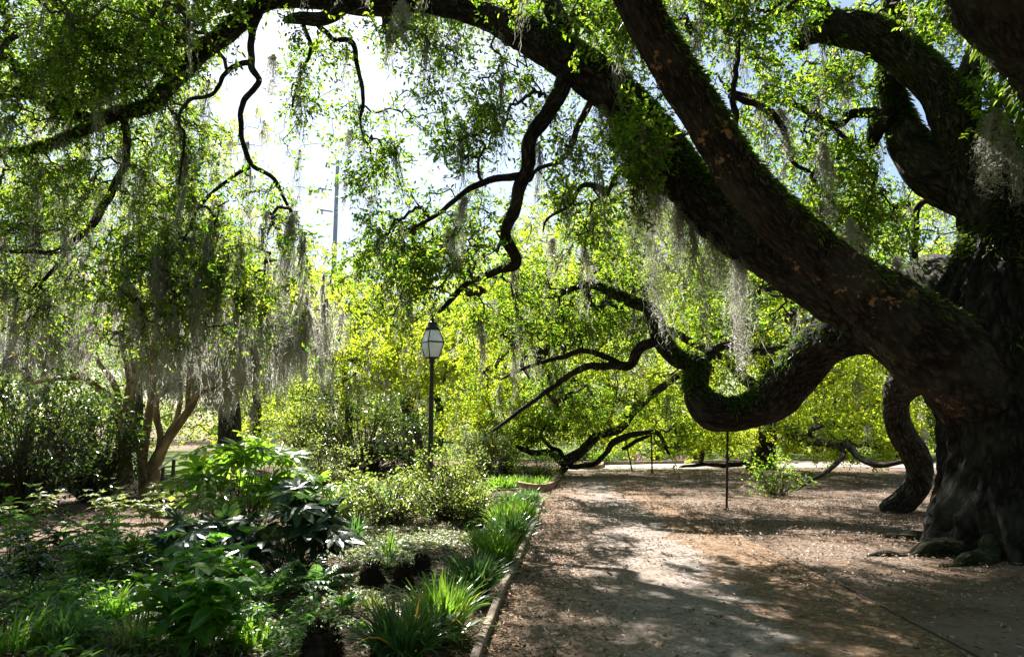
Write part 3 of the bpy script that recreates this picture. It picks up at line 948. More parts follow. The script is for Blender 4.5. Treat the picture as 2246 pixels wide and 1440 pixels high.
BL_OAK = [
    # px, py, Y, rx, ry, depth radius, sprays
    (100, 90, 12, 210, 150, 1.6, 265), (330, 60, 11.5, 190, 130, 1.5, 221), (130, 330, 12, 210, 150, 1.4, 132),
    (60, 470, 12, 150, 130, 1.3, 96), (380, 330, 11.4, 150, 120, 1.2, 61), (210, 180, 11.8, 200, 110, 1.2, 149),
    (640, 150, 11, 70, 110, .8, 40), (690, 280, 11, 60, 70, .6, 22), (620, 440, 10.8, 70, 110, .7, 55),
    (470, 540, 10.8, 170, 140, 1.1, 115), (330, 610, 10.8, 150, 110, 1.0, 80), (100, 620, 12, 130, 90, 1.0, 50),
    (480, 60, 11.3, 100, 90, 1, 60), (440, 200, 11, 90, 90, .9, 35),
    (800, 330, 10.8, 85, 80, .7, 70), (790, 250, 10.8, 40, 70, .5, 16), (730, 110, 10.9, 60, 60, .6, 22), (860, 60, 10.8, 80, 50, .8, 30),
    (960, 110, 10.8, 60, 90, .8, 32), (1040, 200, 10.6, 110, 100, 1.0, 50), (1060, 290, 10.6, 90, 70, .9, 50), (1000, 300, 10.8, 50, 70, .6, 20), (1150, 160, 10.4, 60, 80, .8, 30),
    (950, 500, 10.8, 130, 90, 1.0, 75), (860, 590, 11.2, 130, 90, 1.1, 75), (800, 540, 11.2, 70, 60, .8, 30), (1010, 570, 10.8, 90, 80, .9, 40),
    (1250, 300, 10.5, 90, 100, 1.0, 55), (1220, 430, 10.6, 80, 70, .9, 40), (1300, 480, 10.8, 90, 60, .9, 35),
    (1395, 320, 8.9, 62, 110, .45, 70), (1340, 40, 9, 120, 70, 1.2, 60), (1250, 20, 10.5, 90, 50, 1.0, 40), (1120, 30, 10.5, 80, 40, 1, 25),
    (1660, 110, 9.5, 110, 110, 1.3, 45), (1760, 190, 10, 110, 100, 1.3, 42), (1700, 300, 10, 120, 110, 1.2, 42), (1840, 330, 10.4, 90, 100, 1.2, 45),
    (1880, 420, 10.2, 90, 90, 1.0, 75), (1830, 480, 10, 70, 60, .9, 40), (1890, 150, 10.6, 90, 70, 1.0, 55), (2050, 60, 10.4, 90, 70, 1.2, 65), (1950, 30, 10.4, 90, 50, 1.1, 45),
    (1600, 20, 9, 90, 60, 1.2, 60), (1750, 20, 9.6, 90, 50, 1.2, 55), (2190, 210, 8.6, 60, 60, .5, 35), (2200, 300, 9.6, 60, 90, .8, 25), (1480, 60, 9.6, 50, 70, 1, 25), (1960, 480, 10.8, 60, 60, .7, 22),
    (1780, 640, 13.4, 80, 60, .8, 30), (1600, 690, 13.2, 90, 70, .9, 45), (1330, 700, 13.8, 110, 80, 1.0, 60), (1200, 700, 13.8, 110, 80, 1, 60), (1150, 820, 14.4, 110, 80, 1, 80), (1270, 880, 14.2, 80, 60, .8, 45), (1090, 650, 11.4, 90, 60, .9, 35),
    (1750, 430, 15, 200, 120, 1.6, 80), (1960, 480, 15, 150, 100, 1.6, 55), (1520, 240, 14, 150, 120, 1.6, 35), (1280, 560, 15, 150, 90, 1.5, 70), (1620, 600, 15.5, 120, 80, 1.5, 70), (1050, 480, 14, 120, 90, 1.4, 40), (1400, 470, 17, 170, 90, 1.8, 60), (1700, 450, 17.5, 220, 110, 2, 80), (1980, 430, 17, 170, 100, 1.8, 60),
    # above and beyond the top edge: the crown that shades the path
    (1700, -160, 8.5, 420, 150, 2.2, 120), (1200, -150, 9, 350, 140, 2.0, 70), (500, -140, 11, 450, 130, 2.2, 340), (2150, -150, 8, 260, 150, 2.0, 170),
    (1500, -480, 6.5, 700, 230, 2.2, 300), (600, -420, 9, 500, 180, 2.4, 240), (2300, -480, 6, 420, 220, 2.2, 170), (1600, -1000, 4, 900, 300, 2.0, 260), (0, -200, 11.5, 260, 200, 2.2, 170), (2600, 0, 8, 260, 260, 2, 120),
]
T = blob_points(BL_OAK, rng, 1.35)
# unseen crown added over and behind the camera to cut sky light
n = 2600
Tb = np.stack([rng.uniform(-9, 13, n), rng.uniform(-9, 6.5, n), rng.uniform(6.3, 9.5, n)], -1)
m_ = rng.integers(0, n, (n,)) % 90
Tb = Tb * np.array([.45, .45, .45]) + Tb[m_] * np.array([.55, .55, .55])
tz = np.arctan2(Tb[:, 2] - EYE, np.maximum(Tb[:, 1], .01))
Tb = open_gaps(Tb[(Tb[:, 1] < 0) | (tz > math.radians(40))], rng)
# sprays added along the sun's rays to shade the middle of the path
n = 560
g2 = np.stack([rng.uniform(0, 9.5, n), rng.uniform(9, 19, n), np.zeros(n)], -1)
g2 = g2[snoise(g2, .38, 12) > -.35]
Tc = open_gaps(g2 + SUNV * (rng.uniform(4.2, 6.6, (len(g2), 1)) / SUNV[2]), rng)
n = 420  # high sprays added to shade the near ground and the trunk flank
g3 = np.array([gnd(a, b_) for a, b_ in zip(rng.uniform(1180, 2500, n), rng.uniform(1245, 1480, n))])
g3 = np.vstack([g3, np.array([at(2085, 1060, 8.2)]) + rng.normal(size=(150, 3)) * np.array([.45, .3, .55])])
n = len(g3)
Td = open_gaps(g3 + SUNV * (rng.uniform(8.8, 12.0, (n, 1)) / SUNV[2]), rng)
T = np.vstack([T, Tb, Tc, Td])


def to_px(T):
    d = np.maximum(T[:, 1] * CP + (T[:, 2] - EYE) * SP, .1)
    return 1123 + T[:, 0] / d * FPX, 720 - (-T[:, 1] * SP + (T[:, 2] - EYE) * CP) / d * FPX


def thin(T):
    # the crown has its big opening here, over the lawn, and nothing hangs against the lamp
    x, y = to_px(T)
    near = T[:, 1] > 3
    hole = near & (x > 640) & (x < 1010) & (y > 70) & (y < 520) & (rng.uniform(size=len(T)) < .36)
    pole_ = near & (np.abs(x - 722) < 36) & (y > 325) & (y < 545)
    lamp_ = near & (T[:, 1] < 17.6) & (np.abs(x - 950) < 44) & (y > 668)
    airy = near & (x > 1030) & (x < 2110) & (y > -60) & (y < 520) & (T[:, 1] < 17) & (rng.uniform(size=len(T)) < .36) & ~((np.abs(x - 1392) < 75) & (np.abs(y - 300) < 100))
    # few leaves stand right in front of the big limbs
    front = np.zeros(len(T), bool)
    for k in ('A', 'B', 'C', 'E', 'F', 'H', 'I1', 'K2', 'C2', 'C4', 'H2'):
        L_ = SAMP[k][::6]
        lx, ly = to_px(L_[:, :3])
        hw = L_[:, 3] / np.maximum(L_[:, 1], 1) * FPX
        d2 = np.hypot(x[:, None] - lx[None], y[:, None] - ly[None]) - hw[None]
        j_ = d2.argmin(1)
        front |= near & (d2.min(1) < 34) & (T[:, 1] < L_[j_, 1] + .3)
    front &= (rng.uniform(size=len(T)) < .78) & ~((np.abs(x - 1392) < 60) & (y > 225) & (y < 400))
    close = (T[:, 1] < 6.5) & (T[:, 2] < 5.6)
    return T[~(close | hole | pole_ | lamp_ | airy | front)]


T = thin(T)
tx_, ty_ = to_px(T)
sel = rng.uniform(size=len(T)) < np.where((tx_ > 640) & (tx_ < 1010) & (ty_ < 540), .15, np.where((tx_ > 1000) & (ty_ < 520), .2, .42))
T2 = T[sel] + np.stack([rng.normal(size=sel.sum()) * .22, rng.normal(size=sel.sum()) * .22, -rng.uniform(.35, 1.1, sel.sum())], -1)
T2 = thin(T2[T2[:, 2] > 2.6])
nT = len(T)
C, R, ED, nodes, nrad, nS = grow(skel, skr, np.vstack([T, T2]), rng, 5, .11, .0050)
q = Q()
v, F, U = tubes(C, R, 5)
q.add(v, F, U)
ql = Q()
C, R = smooth_chains(C, R)
chain_leaves(ql, C, R, rng, 5, .082, .038, True, .014)
TW = np.vstack([spray_leaves(ql, T, ED[:nT], rng, 30, .40, .084, .038, True, .5), spray_leaves(ql, T2, ED[nT:], rng, 11, .28, .075, .034, True, .8)])
v, F, U = tubes(TW, np.tile(np.array([[.0035, .0028, .0015]]), (len(TW), 1)), 3)
q.add(v, F, U)
k = ql.count()
ql.take(q)
ql.build('crown', M['oak_leaf'], oak, mats=[M['twig']], split=k)
# fern coat
q = Q()
for k, per, size in (('A', 2300, .12), ('B', 1600, .12), ('C', 2000, .11), ('E', 1500, .12), ('F', 1500, .12), ('E2', 350, .09), ('H', 260, .07), ('G', 2200, .16), ('L1', 300, .08)):
    S = SAMP[k]
    if k == 'B':
        S = S[:int(len(S) * .72)]
    fern_on(q, S, rng, per, size, -.55 if k == 'G' else -.1, len(k) + ord(k[0]))
fern_on(q, SAMP['trunk'][80:], rng, 1500, .13, -2, 3)
q.build('fern_cover', M['fern'], oak)
# moss on the oak's twigs
ok = (nodes[nS:, 1] > 7.5) & (nrad[nS:] > .004)
cand = nodes[nS:][ok]
pxc = 1123 + cand[:, 0] / cand[:, 1] * FPX
dens = np.where(pxc < 760, 1.9, np.where(pxc < 1350, .55, .55))
pyc = 935 - (cand[:, 2] - EYE) / cand[:, 1] * FPX
dens = dens * np.where(pxc < 760, np.clip((pyc - 60) / 420, .12, 1.0), 1.0)
dens = dens * ~((np.abs(pxc - 948) < 44) & (pyc > 150)) * ~((np.abs(pxc - 738) < 24) & (pyc > 150))
pick = cand[rng.uniform(size=len(cand)) < dens * .062]
q = Q()
ln = np.minimum(rng.gamma(2.2, .40, len(pick)).clip(.2, 2.2), np.maximum(pick[:, 2] - 1.6, .25))
moss(q, pick, ln, .05 + .06 * ln, (8 + 18 * ln).astype(int), rng, .0058)
o = q.build('hanging_moss', M['moss_grey'], oak)

# the moss bunches one can single out
# a fringe of moss all along the underside of the arching limb
f_ = SAMP['A']
fx = 1123 + f_[:, 0] / f_[:, 1] * FPX
f_ = f_[(fx > 1320) & (fx < 1640)]
f_ = f_[rng.integers(0, len(f_), 46)]
q2 = Q()
fl = rng.gamma(3, .36, len(f_)).clip(.3, 2.1)
moss(q2, f_[:, :3] - np.array([0, .1, .75]) * f_[:, 3:4] + rng.normal(size=(len(f_), 3)) * .08, fl, .11 + .06 * fl, (20 + 34 * fl).astype(int), rng, .005, .06, 14, 1.6)
q2.build('moss_fringe', M['moss_grey'], oak)
MOSS = [
    (2172, 240, 8.3, 215, 62, 420, 'thick pale grey moss bunch hanging lowest beside the upright right-hand trunk'),
    (2205, 330, 8.6, 150, 26, 110, 'narrow pale moss strand beside the thick bunch near the upright trunk'),
    (1412, 300, 10.05, 490, 46, 420, 'long grey moss beard hanging below the two crossing great limbs'),
    (1372, 250, 10.1, 390, 44, 320, 'grey moss veil behind the bright leaf cluster under the great limb'),
    (1466, 340, 10.0, 290, 40, 280, 'shaded moss fringe under the brown limb with peeling bark'),
    (1625, 495, 9.85, 345, 58, 480, 'widest dark moss curtain hanging under the great limb above the prop rod'),
    (1798, 310, 9.2, 210, 34, 240, 'long pale tapering moss beard in front of the leaves above the great limb'),
    (1722, 235, 9.2, 130, 30, 170, 'shorter grey moss bunch hung on the thin crooked upper branch'),
    (1868, 480, 9.2, 170, 44, 200, 'ragged grey moss bunch touching the fern on top of the great limb'),
    (1958, 560, 8.4, 245, 20, 120, 'thin moss strand trailing across the great limb near the fork'),
    (888, 5, 10.4, 110, 42, 260, 'moss bunch hung from the arching limb at the top edge over the sky'),
    (606, 120, 10.8, 125, 34, 160, 'brownish moss bunch beside the hanging branch near the arching limb'),
    (758, 282, 11, 110, 12, 60, 'dark moss wisp hanging alone against the sky above the utility pole'),
    (752, 395, 11.5, 90, 12, 60, 'moss wisp hanging just in front of the utility pole'),
    (806, 430, 11.2, 60, 10, 50, 'smallest moss wisp hanging alone against the sky right of the pole'),
    (636, 470, 10.6, 330, 26, 330, 'very long dark moss rope hanging left of the utility pole'),
    (1022, 430, 10.4, 185, 30, 220, 'grey moss beard under the side branch left of the drooping limb'),
    (985, 500, 10.5, 130, 24, 140, 'slim moss beard beside the longer one left of the drooping limb'),
    (1218, 520, 10.8, 120, 22, 140, 'moss beard hanging right of the elbow of the drooping limb'),
    (1280, 540, 11.2, 90, 26, 120, 'short pale moss bunch above the forked far branch'),
]
for px, py, Y, lp, wp, ns, lab in MOSS:
    p = at(px, py, Y)
    q = Q()
    s = mpp(Y)
    moss(q, [p], [lp * s * 1.12], [wp * s * .95], [int(ns * .62)], rng, .0048, .06, 18, 2.0)
    tag(q.build('moss_beard', M['moss'], None, False, p), lab, 'spanish moss', 'spanish moss hanging from the great oak')

# ------------------------------------------------------------------ other trees
def big_tree(name, label, base, limbs, blobs, rng, leaf, bark, per, size, ll, lw, mossd=0.0, mossl=1.0, hexa=False, tip=.006, group=None, scale=1.0, rw=.011, mnodes=None, mst=1.0):
    root = thing(name, base, label, 'tree', group)
    sk, sr = [], []
    for i, ctrl in enumerate(limbs):
        S = limb_path(ctrl, .12)
        q = Q()
        limb_mesh(q, S, 18 if i == 0 else 10, .07, i, .04, .0 if i == 0 else .5)
        q.build('trunk' if i == 0 else 'limb', M[bark], root, True)
        sk.append(S[::3, :3])
        sr.append(S[::3, 3])
    sk, sr = np.vstack(sk), np.concatenate(sr)
    T = blob_points(blobs, rng, scale)
    T[:, 2] = np.maximum(T[:, 2], .25)
    C, R, ED, nodes, nrad, nS = grow(sk, sr, T, rng, 4, .11, tip)
    q = Q()
    q.add(*tubes(C, R, 4))
    ql = Q()
    chain_leaves(ql, C, R, rng, 3, ll, lw, hexa, tip * 2.6)
    TW = spray_leaves(ql, T, ED, rng, int(per * 1.15), size * .72, ll * .92, lw * .92, hexa, .35)
    k = ql.count()
    ql.take(q)
    ql.build('crown', M[leaf], root, mats=[M['twig']], split=k)
    if mossd:
        c = nodes[nS:]
        pick = c[rng.uniform(size=len(c)) < mossd]
        pick = pick[pick[:, 2] > 1.5]
        l = (rng.gamma(2.2, .4, len(pick)) * mossl).clip(.3, 3.0)
        l = np.minimum(l, pick[:, 2] * .75)
        q = Q()
        moss(q, pick, l, .16 + .14 * l, (mst * (16 + 22 * l)).astype(int), rng, rw, .06, 6)
        q.build('hanging_moss', M['moss'], root)
    return root


# far oak beyond the prop rod
big_tree('live_oak', 'bright green spreading oak with dark trunk standing beyond the prop rod', gnd(1675, 1022),
         [[(1668, 1045, 25, 52), (1672, 1000, 25, 38), (1682, 930, 25, 34), (1690, 860, 25, 34), (1680, 780, 25, 26), (1650, 690, 25, 18), (1620, 580, 25, 10)],
          [(1685, 870, 25, 22), (1600, 800, 24.5, 17), (1500, 740, 24, 12), (1400, 700, 23.5, 9), (1300, 640, 23, 6)],
          [(1700, 930, 25, 18), (1735, 950, 22, 15), (1790, 966, 20, 13), (1850, 975, 18.5, 12), (1890, 1005, 17.5, 10), (1930, 1020, 17, 9), (1990, 1010, 16.5, 7)],
          [(1835, 975, 18.7, 9), (1850, 1000, 17.8, 8), (1810, 1035, 17, 7), (1775, 1055, 16.6, 5), (1745, 1075, 16.2, 3)],
          [(1690, 850, 25, 20), (1780, 780, 25, 14), (1860, 700, 25, 10), (1930, 620, 25, 7)],
          [(1650, 1012, 25, 10), (1600, 1020, 24.8, 8), (1540, 1018, 24.6, 6), (1490, 1024, 24.4, 4)],
          [(1675, 790, 25, 18), (1560, 690, 24.6, 12), (1480, 600, 24, 8), (1420, 520, 23.5, 5)]],
         [(1150, 640, 23, 150, 90, 2, 170), (1120, 760, 23, 130, 90, 2, 170), (1180, 880, 23, 130, 80, 2, 170), (1320, 560, 24, 150, 90, 2.5, 220), (1420, 660, 24, 140, 90, 2.5, 200),
          (1340, 850, 23.5, 120, 90, 2, 160), (1560, 560, 25, 140, 90, 2.5, 200), (1560, 740, 25, 140, 100, 2.5, 200), (1480, 900, 24, 110, 70, 2, 130), (1600, 940, 25, 90, 50, 1.6, 90), (1720, 640, 25, 120, 100, 2.5, 160),
          (1800, 820, 24, 110, 90, 2.2, 190), (1900, 830, 23, 90, 90, 2, 130), (1830, 920, 21, 110, 60, 1.8, 130), (1900, 960, 19, 90, 40, 1.4, 80), (1080, 960, 22, 60, 40, 1.2, 80), (1560, 960, 24, 80, 30, 1.2, 80), (1450, 960, 25, 80, 30, 1.2, 60), (1800, 975, 23, 80, 25, 1.2, 60), (1320, 930, 25, 100, 40, 1.5, 80), (1960, 900, 22, 60, 80, 1.6, 70), (1200, 500, 24, 120, 70, 2, 110), (1420, 470, 24.5, 120, 60, 2, 110), (1560, 470, 25, 120, 60, 2, 90), (1060, 900, 22.5, 70, 60, 1.4, 80)],
         rng, 'bright_leaf', 'bark_far', 40, .62, .105, .050, .010, .8, scale=1.1)

# low oak limb resting on the ground beside the second bed
big_tree('oak_limb', 'low oak with limbs spreading from the ground at the end of the second bed', gnd(1235, 1026),
         [[(1238, 1034, 21.5, 22), (1232, 1018, 21.5, 22), (1275, 990, 21.6, 15), (1310, 955, 21.8, 15), (1360, 940, 22, 12), (1395, 895, 22.2, 14), (1450, 850, 22.5, 12), (1520, 800, 23, 8)],
          [(1240, 1015, 21.5, 14), (1200, 995, 21.4, 11), (1165, 992, 21.3, 9), (1145, 985, 21.2, 8), (1130, 975, 21.1, 5)],
          [(1235, 1015, 21.5, 9), (1228, 990, 21.6, 8), (1205, 978, 21.7, 6), (1180, 950, 21.8, 4)],
          [(1240, 1022, 21.5, 9), (1300, 1018, 21.5, 8), (1330, 990, 21.7, 8), (1345, 970, 21.8, 11), (1380, 955, 22, 10), (1430, 946, 22, 8), (1450, 955, 22, 7), (1460, 985, 22, 5), (1470, 1000, 22, 4)],
          [(1365, 985, 21.9, 6), (1400, 965, 22, 6), (1430, 955, 22, 5)]],
         [(1180, 920, 21.8, 100, 50, 1.2, 120), (1270, 930, 22, 80, 40, 1.2, 80), (1380, 880, 22.4, 90, 50, 1.4, 100), (1480, 960, 22.5, 60, 35, 1, 50), (1150, 960, 21.3, 50, 20, .7, 25), (1220, 860, 22.4, 80, 40, 1.2, 70)],
         rng, 'mid_leaf', 'bark_far', 40, .55, .095, .045, 0, .6, scale=1.0)

# mossy oak on the left behind the crape myrtle
big_tree('live_oak', 'moss-draped oak with dark trunk at the lawn edge behind the crape myrtle', gnd(500, 990),
         [[(505, 1010, 33, 46), (505, 960, 33, 36), (500, 880, 33, 32), (480, 800, 33, 28), (450, 700, 32, 20), (400, 600, 31, 12)],
          [(498, 860, 33, 22), (380, 790, 28, 18), (250, 740, 24, 14), (120, 700, 21, 10), (-40, 650, 20, 7)],
          [(500, 850, 33, 20), (560, 780, 28, 16), (620, 740, 24, 12), (700, 700, 22, 8)],
          [(490, 820, 33, 20), (440, 740, 27, 14), (400, 690, 22, 10), (330, 650, 19, 6)]],
         [(150, 640, 17, 220, 50, 1.5, 90), (450, 650, 17, 200, 50, 1.5, 90), (620, 670, 16, 100, 45, 1.2, 90), (300, 700, 16, 200, 40, 1.2, 60), (90, 690, 16, 110, 40, 1.2, 40), (80, 690, 21, 170, 60, 2, 80), (250, 680, 21.5, 150, 60, 2, 80), (420, 690, 22, 150, 60, 2, 90), (570, 710, 22, 130, 60, 2, 90), (680, 730, 23, 110, 60, 2, 90), (330, 590, 24, 200, 80, 2.5, 120), (120, 580, 24, 200, 80, 2.5, 120), (560, 620, 24, 150, 90, 2.5, 200), (640, 690, 24, 100, 70, 2, 130), (100, 420, 26, 240, 120, 3, 260), (330, 430, 27, 200, 120, 3, 260), (530, 520, 27, 120, 100, 3, 170), (150, 180, 27, 300, 160, 3, 330), (400, 240, 28, 160, 150, 3, 220)],
         rng, 'bright_leaf', 'bark_far', 36, .62, .105, .050, .05, 1.25, scale=1.0, rw=.012)

# tree behind the lamp
big_tree('live_oak', 'yellow-green oak hung with moss directly behind the lamp post', gnd(905, 995),
         [[(905, 1005, 30, 40), (905, 960, 30, 30), (900, 900, 30, 26), (880, 820, 30, 20), (860, 720, 30, 12)],
          [(900, 880, 30, 16), (980, 810, 28, 12), (1060, 760, 27, 8)],
          [(900, 870, 30, 16), (800, 800, 27, 12), (700, 760, 25, 8)]],
         [(760, 790, 25, 120, 70, 2, 150), (880, 790, 26, 110, 70, 2, 170), (990, 800, 27, 90, 80, 2, 150), (820, 680, 28, 130, 80, 2.5, 200), (950, 700, 29, 110, 70, 2.5, 170), (1050, 720, 29, 80, 90, 2, 130), (720, 610, 30, 100, 70, 2, 120), (870, 610, 30, 110, 50, 2, 110)],
         rng, 'bright_leaf', 'bark_far', 38, .68, .115, .055, .03, 1.3, scale=1.05, rw=.013)

# trees standing further back
FAR = [
    (1130, 1000, 38, 560, 190, 'bright_leaf'), (1330, 1000, 42, 470, 210, 'bright_leaf'), (1560, 1000, 40, 430, 210, 'bright_leaf'), (1790, 995, 38, 520, 180, 'mid_leaf'),
    (1960, 995, 34, 560, 160, 'bright_leaf'), (2150, 995, 33, 600, 170, 'mid_leaf'), (760, 990, 42, 610, 190, 'bright_leaf'), (560, 985, 46, 560, 190, 'bright_leaf'), (300, 985, 42, 330, 260, 'mid_leaf'), (60, 985, 40, 260, 260, 'mid_leaf'), (960, 995, 46, 690, 150, 'mid_leaf'), (2060, 990, 40, 380, 170, 'bright_leaf'),
]
for i, (px, pb, Y, top, rx, lf) in enumerate(FAR):
    b = gnd(px, 935 + FPX * EYE / Y)
    h = 985 - top
    big_tree('broadleaf_tree', 'leafy spring-green tree in the row of trees beyond the garden', b,
             [[(px, 935 + FPX * EYE / Y + 3, Y, 16), (px + 5, 900, Y, 12), (px - 4, 985 - h * .45, Y, 10), (px + 8, 985 - h * .75, Y, 5)]],
             [(px, 985 - h * .42, Y, rx * .95, h * .27, 3.5, 150), (px - rx * .4, 985 - h * .62, Y, rx * .6, h * .22, 3, 110), (px + rx * .4, 985 - h * .66, Y, rx * .6, h * .22, 3, 110), (px, 985 - h * .82, Y, rx * .55, h * .18, 3, 100), (px, 935, Y, rx, 50, 3, 80)],
             rng, lf, 'bark_far', 30, 1.0, .19, .10, 0, group='row of trees beyond the garden', scale=1.0, tip=.01)

# the wood beyond as one mass
q = Q()
n = 15000
a = rng.uniform(-1.0, 1.0, n)
Yw = rng.uniform(62, 85, n)
xw = a * 1.05 * Yw
prof = 15 + 4 * np.sin(xw * .13 + 1) + 3 * np.sin(xw * .31)
gap = np.clip((np.abs(xw / Yw * FPX + 1123 - 740) - 60) / 200, 0, 1)
prof = prof * (.62 + .38 * gap)
zw = prof * rng.uniform(0, 1, n) ** .8
Tw = np.stack([xw, Yw, zw], -1)
spray_leaves(q, Tw, rng.normal(size=(n, 3)), rng, 16, 1.5, .34, .2, False)
n = 9000  # unseen leaf ring at the sides and behind, added to block low sky
ang = rng.uniform(math.radians(52), math.radians(308), n)
rr = rng.uniform(17, 30, n)
Tw = np.stack([rr * np.sin(ang), rr * np.cos(ang), rng.uniform(0, 1, n) ** .8 * (11 + 2.5 * np.sin(ang * 9))], -1)
spray_leaves(q, Tw, rng.normal(size=(n, 3)), rng, 12, 1.3, .34, .2, False)
o = q.build('woods', M['woods_leaf'])
o['kind'] = 'stuff'

# ------------------------------------------------------------------ crape myrtle
def myrtle(label, base, limbs, rng):
    root = thing('crape_myrtle', base, label, 'tree')
    for i, c in enumerate(limbs):
        S = limb_path(c, .08)
        q = Q()
        limb_mesh(q, S, 14, .08, 20 + i, .05, .25)
        q.build('trunk' if i == 0 else 'limb', M['myrtle'], root, True)
    return root


myrtle('smooth tan multi-stemmed crape myrtle forking low beside the slanted sign', gnd(325, 1080),
       [[(318, 1100, 15.2, 40), (326, 1070, 15.2, 33), (338, 1020, 15.2, 22), (362, 975, 15.2, 16), (390, 930, 15.1, 13), (420, 890, 15, 11), (440, 850, 15, 8), (470, 790, 15, 5)],
        [(318, 1070, 15.3, 22), (314, 1000, 15.3, 14), (322, 940, 15.4, 13), (330, 880, 15.4, 11), (335, 800, 15.4, 8), (330, 720, 15.5, 5)],
        [(345, 1005, 15.2, 14), (352, 960, 15.1, 10), (342, 905, 15, 9), (348, 870, 15, 8), (368, 850, 15, 7), (372, 790, 15, 5)],
        [(412, 900, 15, 8), (412, 850, 15.1, 7), (420, 790, 15.2, 5)],
        [(318, 1050, 15.1, 15), (302, 970, 15, 10), (288, 890, 14.9, 9), (294, 810, 14.9, 6), (280, 740, 14.9, 4)],
        [(340, 1030, 15.3, 13), (366, 960, 15.5, 9), (392, 905, 15.6, 8), (396, 830, 15.7, 6)],
        [(440, 860, 15, 7), (490, 850, 14.8, 5), (530, 840, 14.6, 3)]], rng)
myrtle('tan crape myrtle with leaning limbs behind the dark glossy bushes', gnd(272, 1060),
       [[(272, 1062, 17, 24), (274, 990, 17, 20), (275, 940, 17, 19), (262, 905, 17, 16), (240, 870, 17, 13), (205, 840, 16.8, 10), (170, 815, 16.6, 7)],
        [(278, 930, 17, 15), (284, 870, 17, 13), (282, 820, 17, 10), (268, 760, 17, 7)],
        [(262, 900, 17, 12), (250, 840, 17.2, 9), (215, 790, 17.3, 7), (205, 740, 17.4, 5)],
        [(190, 828, 16.8, 7), (120, 832, 16.6, 6), (60, 842, 16.4, 4)],
        [(200, 790, 17.2, 7), (150, 755, 15.5, 8), (95, 765, 14.6, 8), (50, 775, 14, 7), (15, 788, 13.6, 6)],
        [(160, 757, 15.6, 7), (200, 742, 15.8, 6), (250, 744, 16, 4)],
        [(105, 762, 14.7, 5), (112, 735, 14.7, 5), (98, 715, 14.7, 4)]], rng)
# moss on the crape myrtles' low boughs: pale curtain
q = Q()
# clumps of strands along the drooping boughs, long and short, at several depths
nb = 46
bx = rng.uniform(-30, 700, nb)
bt = 690 + 45 * np.sin(bx * .017 + 1) + rng.normal(size=nb) * 40
bb = np.interp(bx, [-20, 120, 250, 330, 420, 500, 600, 650, 700], [830, 850, 830, 890, 880, 935, 900, 860, 850])
by = rng.uniform(14.5, 20.5, nb)
tops, lens = [], []
for a, t_, b_, Yb in zip(bx, bt, bb, by):
    m_ = rng.integers(9, 18)
    o_ = rng.normal(size=m_) * 24
    lo = b_ - np.abs(o_) * rng.uniform(.2, 1.4) + rng.normal(size=m_) * 20 - rng.uniform(0, 70) * (rng.uniform() < .5)
    tp = t_ + rng.normal(size=m_) * 34 + np.abs(o_) * .5
    for k_ in range(m_):
        Yk = Yb + rng.normal() * .35
        tops.append(at(a + o_[k_], tp[k_], Yk))
        lens.append(max(.35, (lo[k_] - tp[k_]) * Yk / FPX))
tops, lens = np.array(tops), np.array(lens)
ok = np.ones(len(tops), bool)
for f_ in (.15, .45, .8):
    ok &= open_gaps(tops - np.array([0, 0, 1.0]) * (lens * f_)[:, None], rng, .25, True)
tops, lens = tops[ok], lens[ok]
moss(q, tops, lens, .17, 64, rng, .010, .07, 12)
o = q.build('moss_curtain', M['moss'])
tag(o, 'dense pale grey curtain of spanish moss under the left-hand oak canopy', None, None, 'stuff')

# ------------------------------------------------------------------ shrubs and border plants
def ovate(q, P, D, N, L, W, cup=.15, droop=.25):
    """leaf of four rows: stem, two wide rows, tip"""
    n = len(P)
    D = norm(D)
    S = norm(np.cross(D, N))
    U = np.cross(S, D)
    ts = [0, .28, .62, .86, 1.0]
    ws = [.06, .48, .42, .2, .02]
    rows = []
    for t, w in zip(ts, ws):
        c = P + D * (L * t)[:, None] + np.array([0, 0, -1]) * (L * droop * t * t)[:, None]
        rows += [c - S * (W * w)[:, None] + U * (W * cup * w * 2)[:, None], c, c + S * (W * w)[:, None] + U * (W * cup * w * 2)[:, None]]
    V = np.stack(rows, 1)
    i = np.arange(n)[:, None] * 15
    F = np.concatenate([i + np.array([[a * 3 + b, a * 3 + b + 1, a * 3 + b + 4, a * 3 + b + 3]]) for a in range(4) for b in range(2)], 1)
    q.add(V.reshape(-1, 3), F.reshape(-1, 4))


def palmate(q, P, D, N, L, lobes=8):
    """fatsia leaves: a fan of pointed lobes joined to the middle"""
    D = norm(D)
    S = norm(np.cross(D, N))
    U = np.cross(S, D)
    fan = np.linspace(-2.15, 2.15, lobes)
    for i in range(len(P)):
        for a in fan:
            ln = L[i] * (1 - .22 * abs(a) / 2.15) * (.94 + .1 * random.random())
            d = D[i] * math.cos(a) + S[i] * math.sin(a)
            s = -D[i] * math.sin(a) + S[i] * math.cos(a)
            ww = ln * .155
            rows = []
            for t, w in ((0, .5), (.4, .75), (.68, 1.0), (.88, .55), (1, .05)):
                c = P[i] + d * ln * t - U[i] * ln * .22 * t * t
                rows += [c - s * ww * w + U[i] * ww * .25 * w, c, c + s * ww * w + U[i] * ww * .25 * w]
            F = [[r * 3 + b, r * 3 + b + 1, r * 3 + b + 4, r * 3 + b + 3] for r in range(4) for b in range(2)]
            q.add(np.array(rows), F)


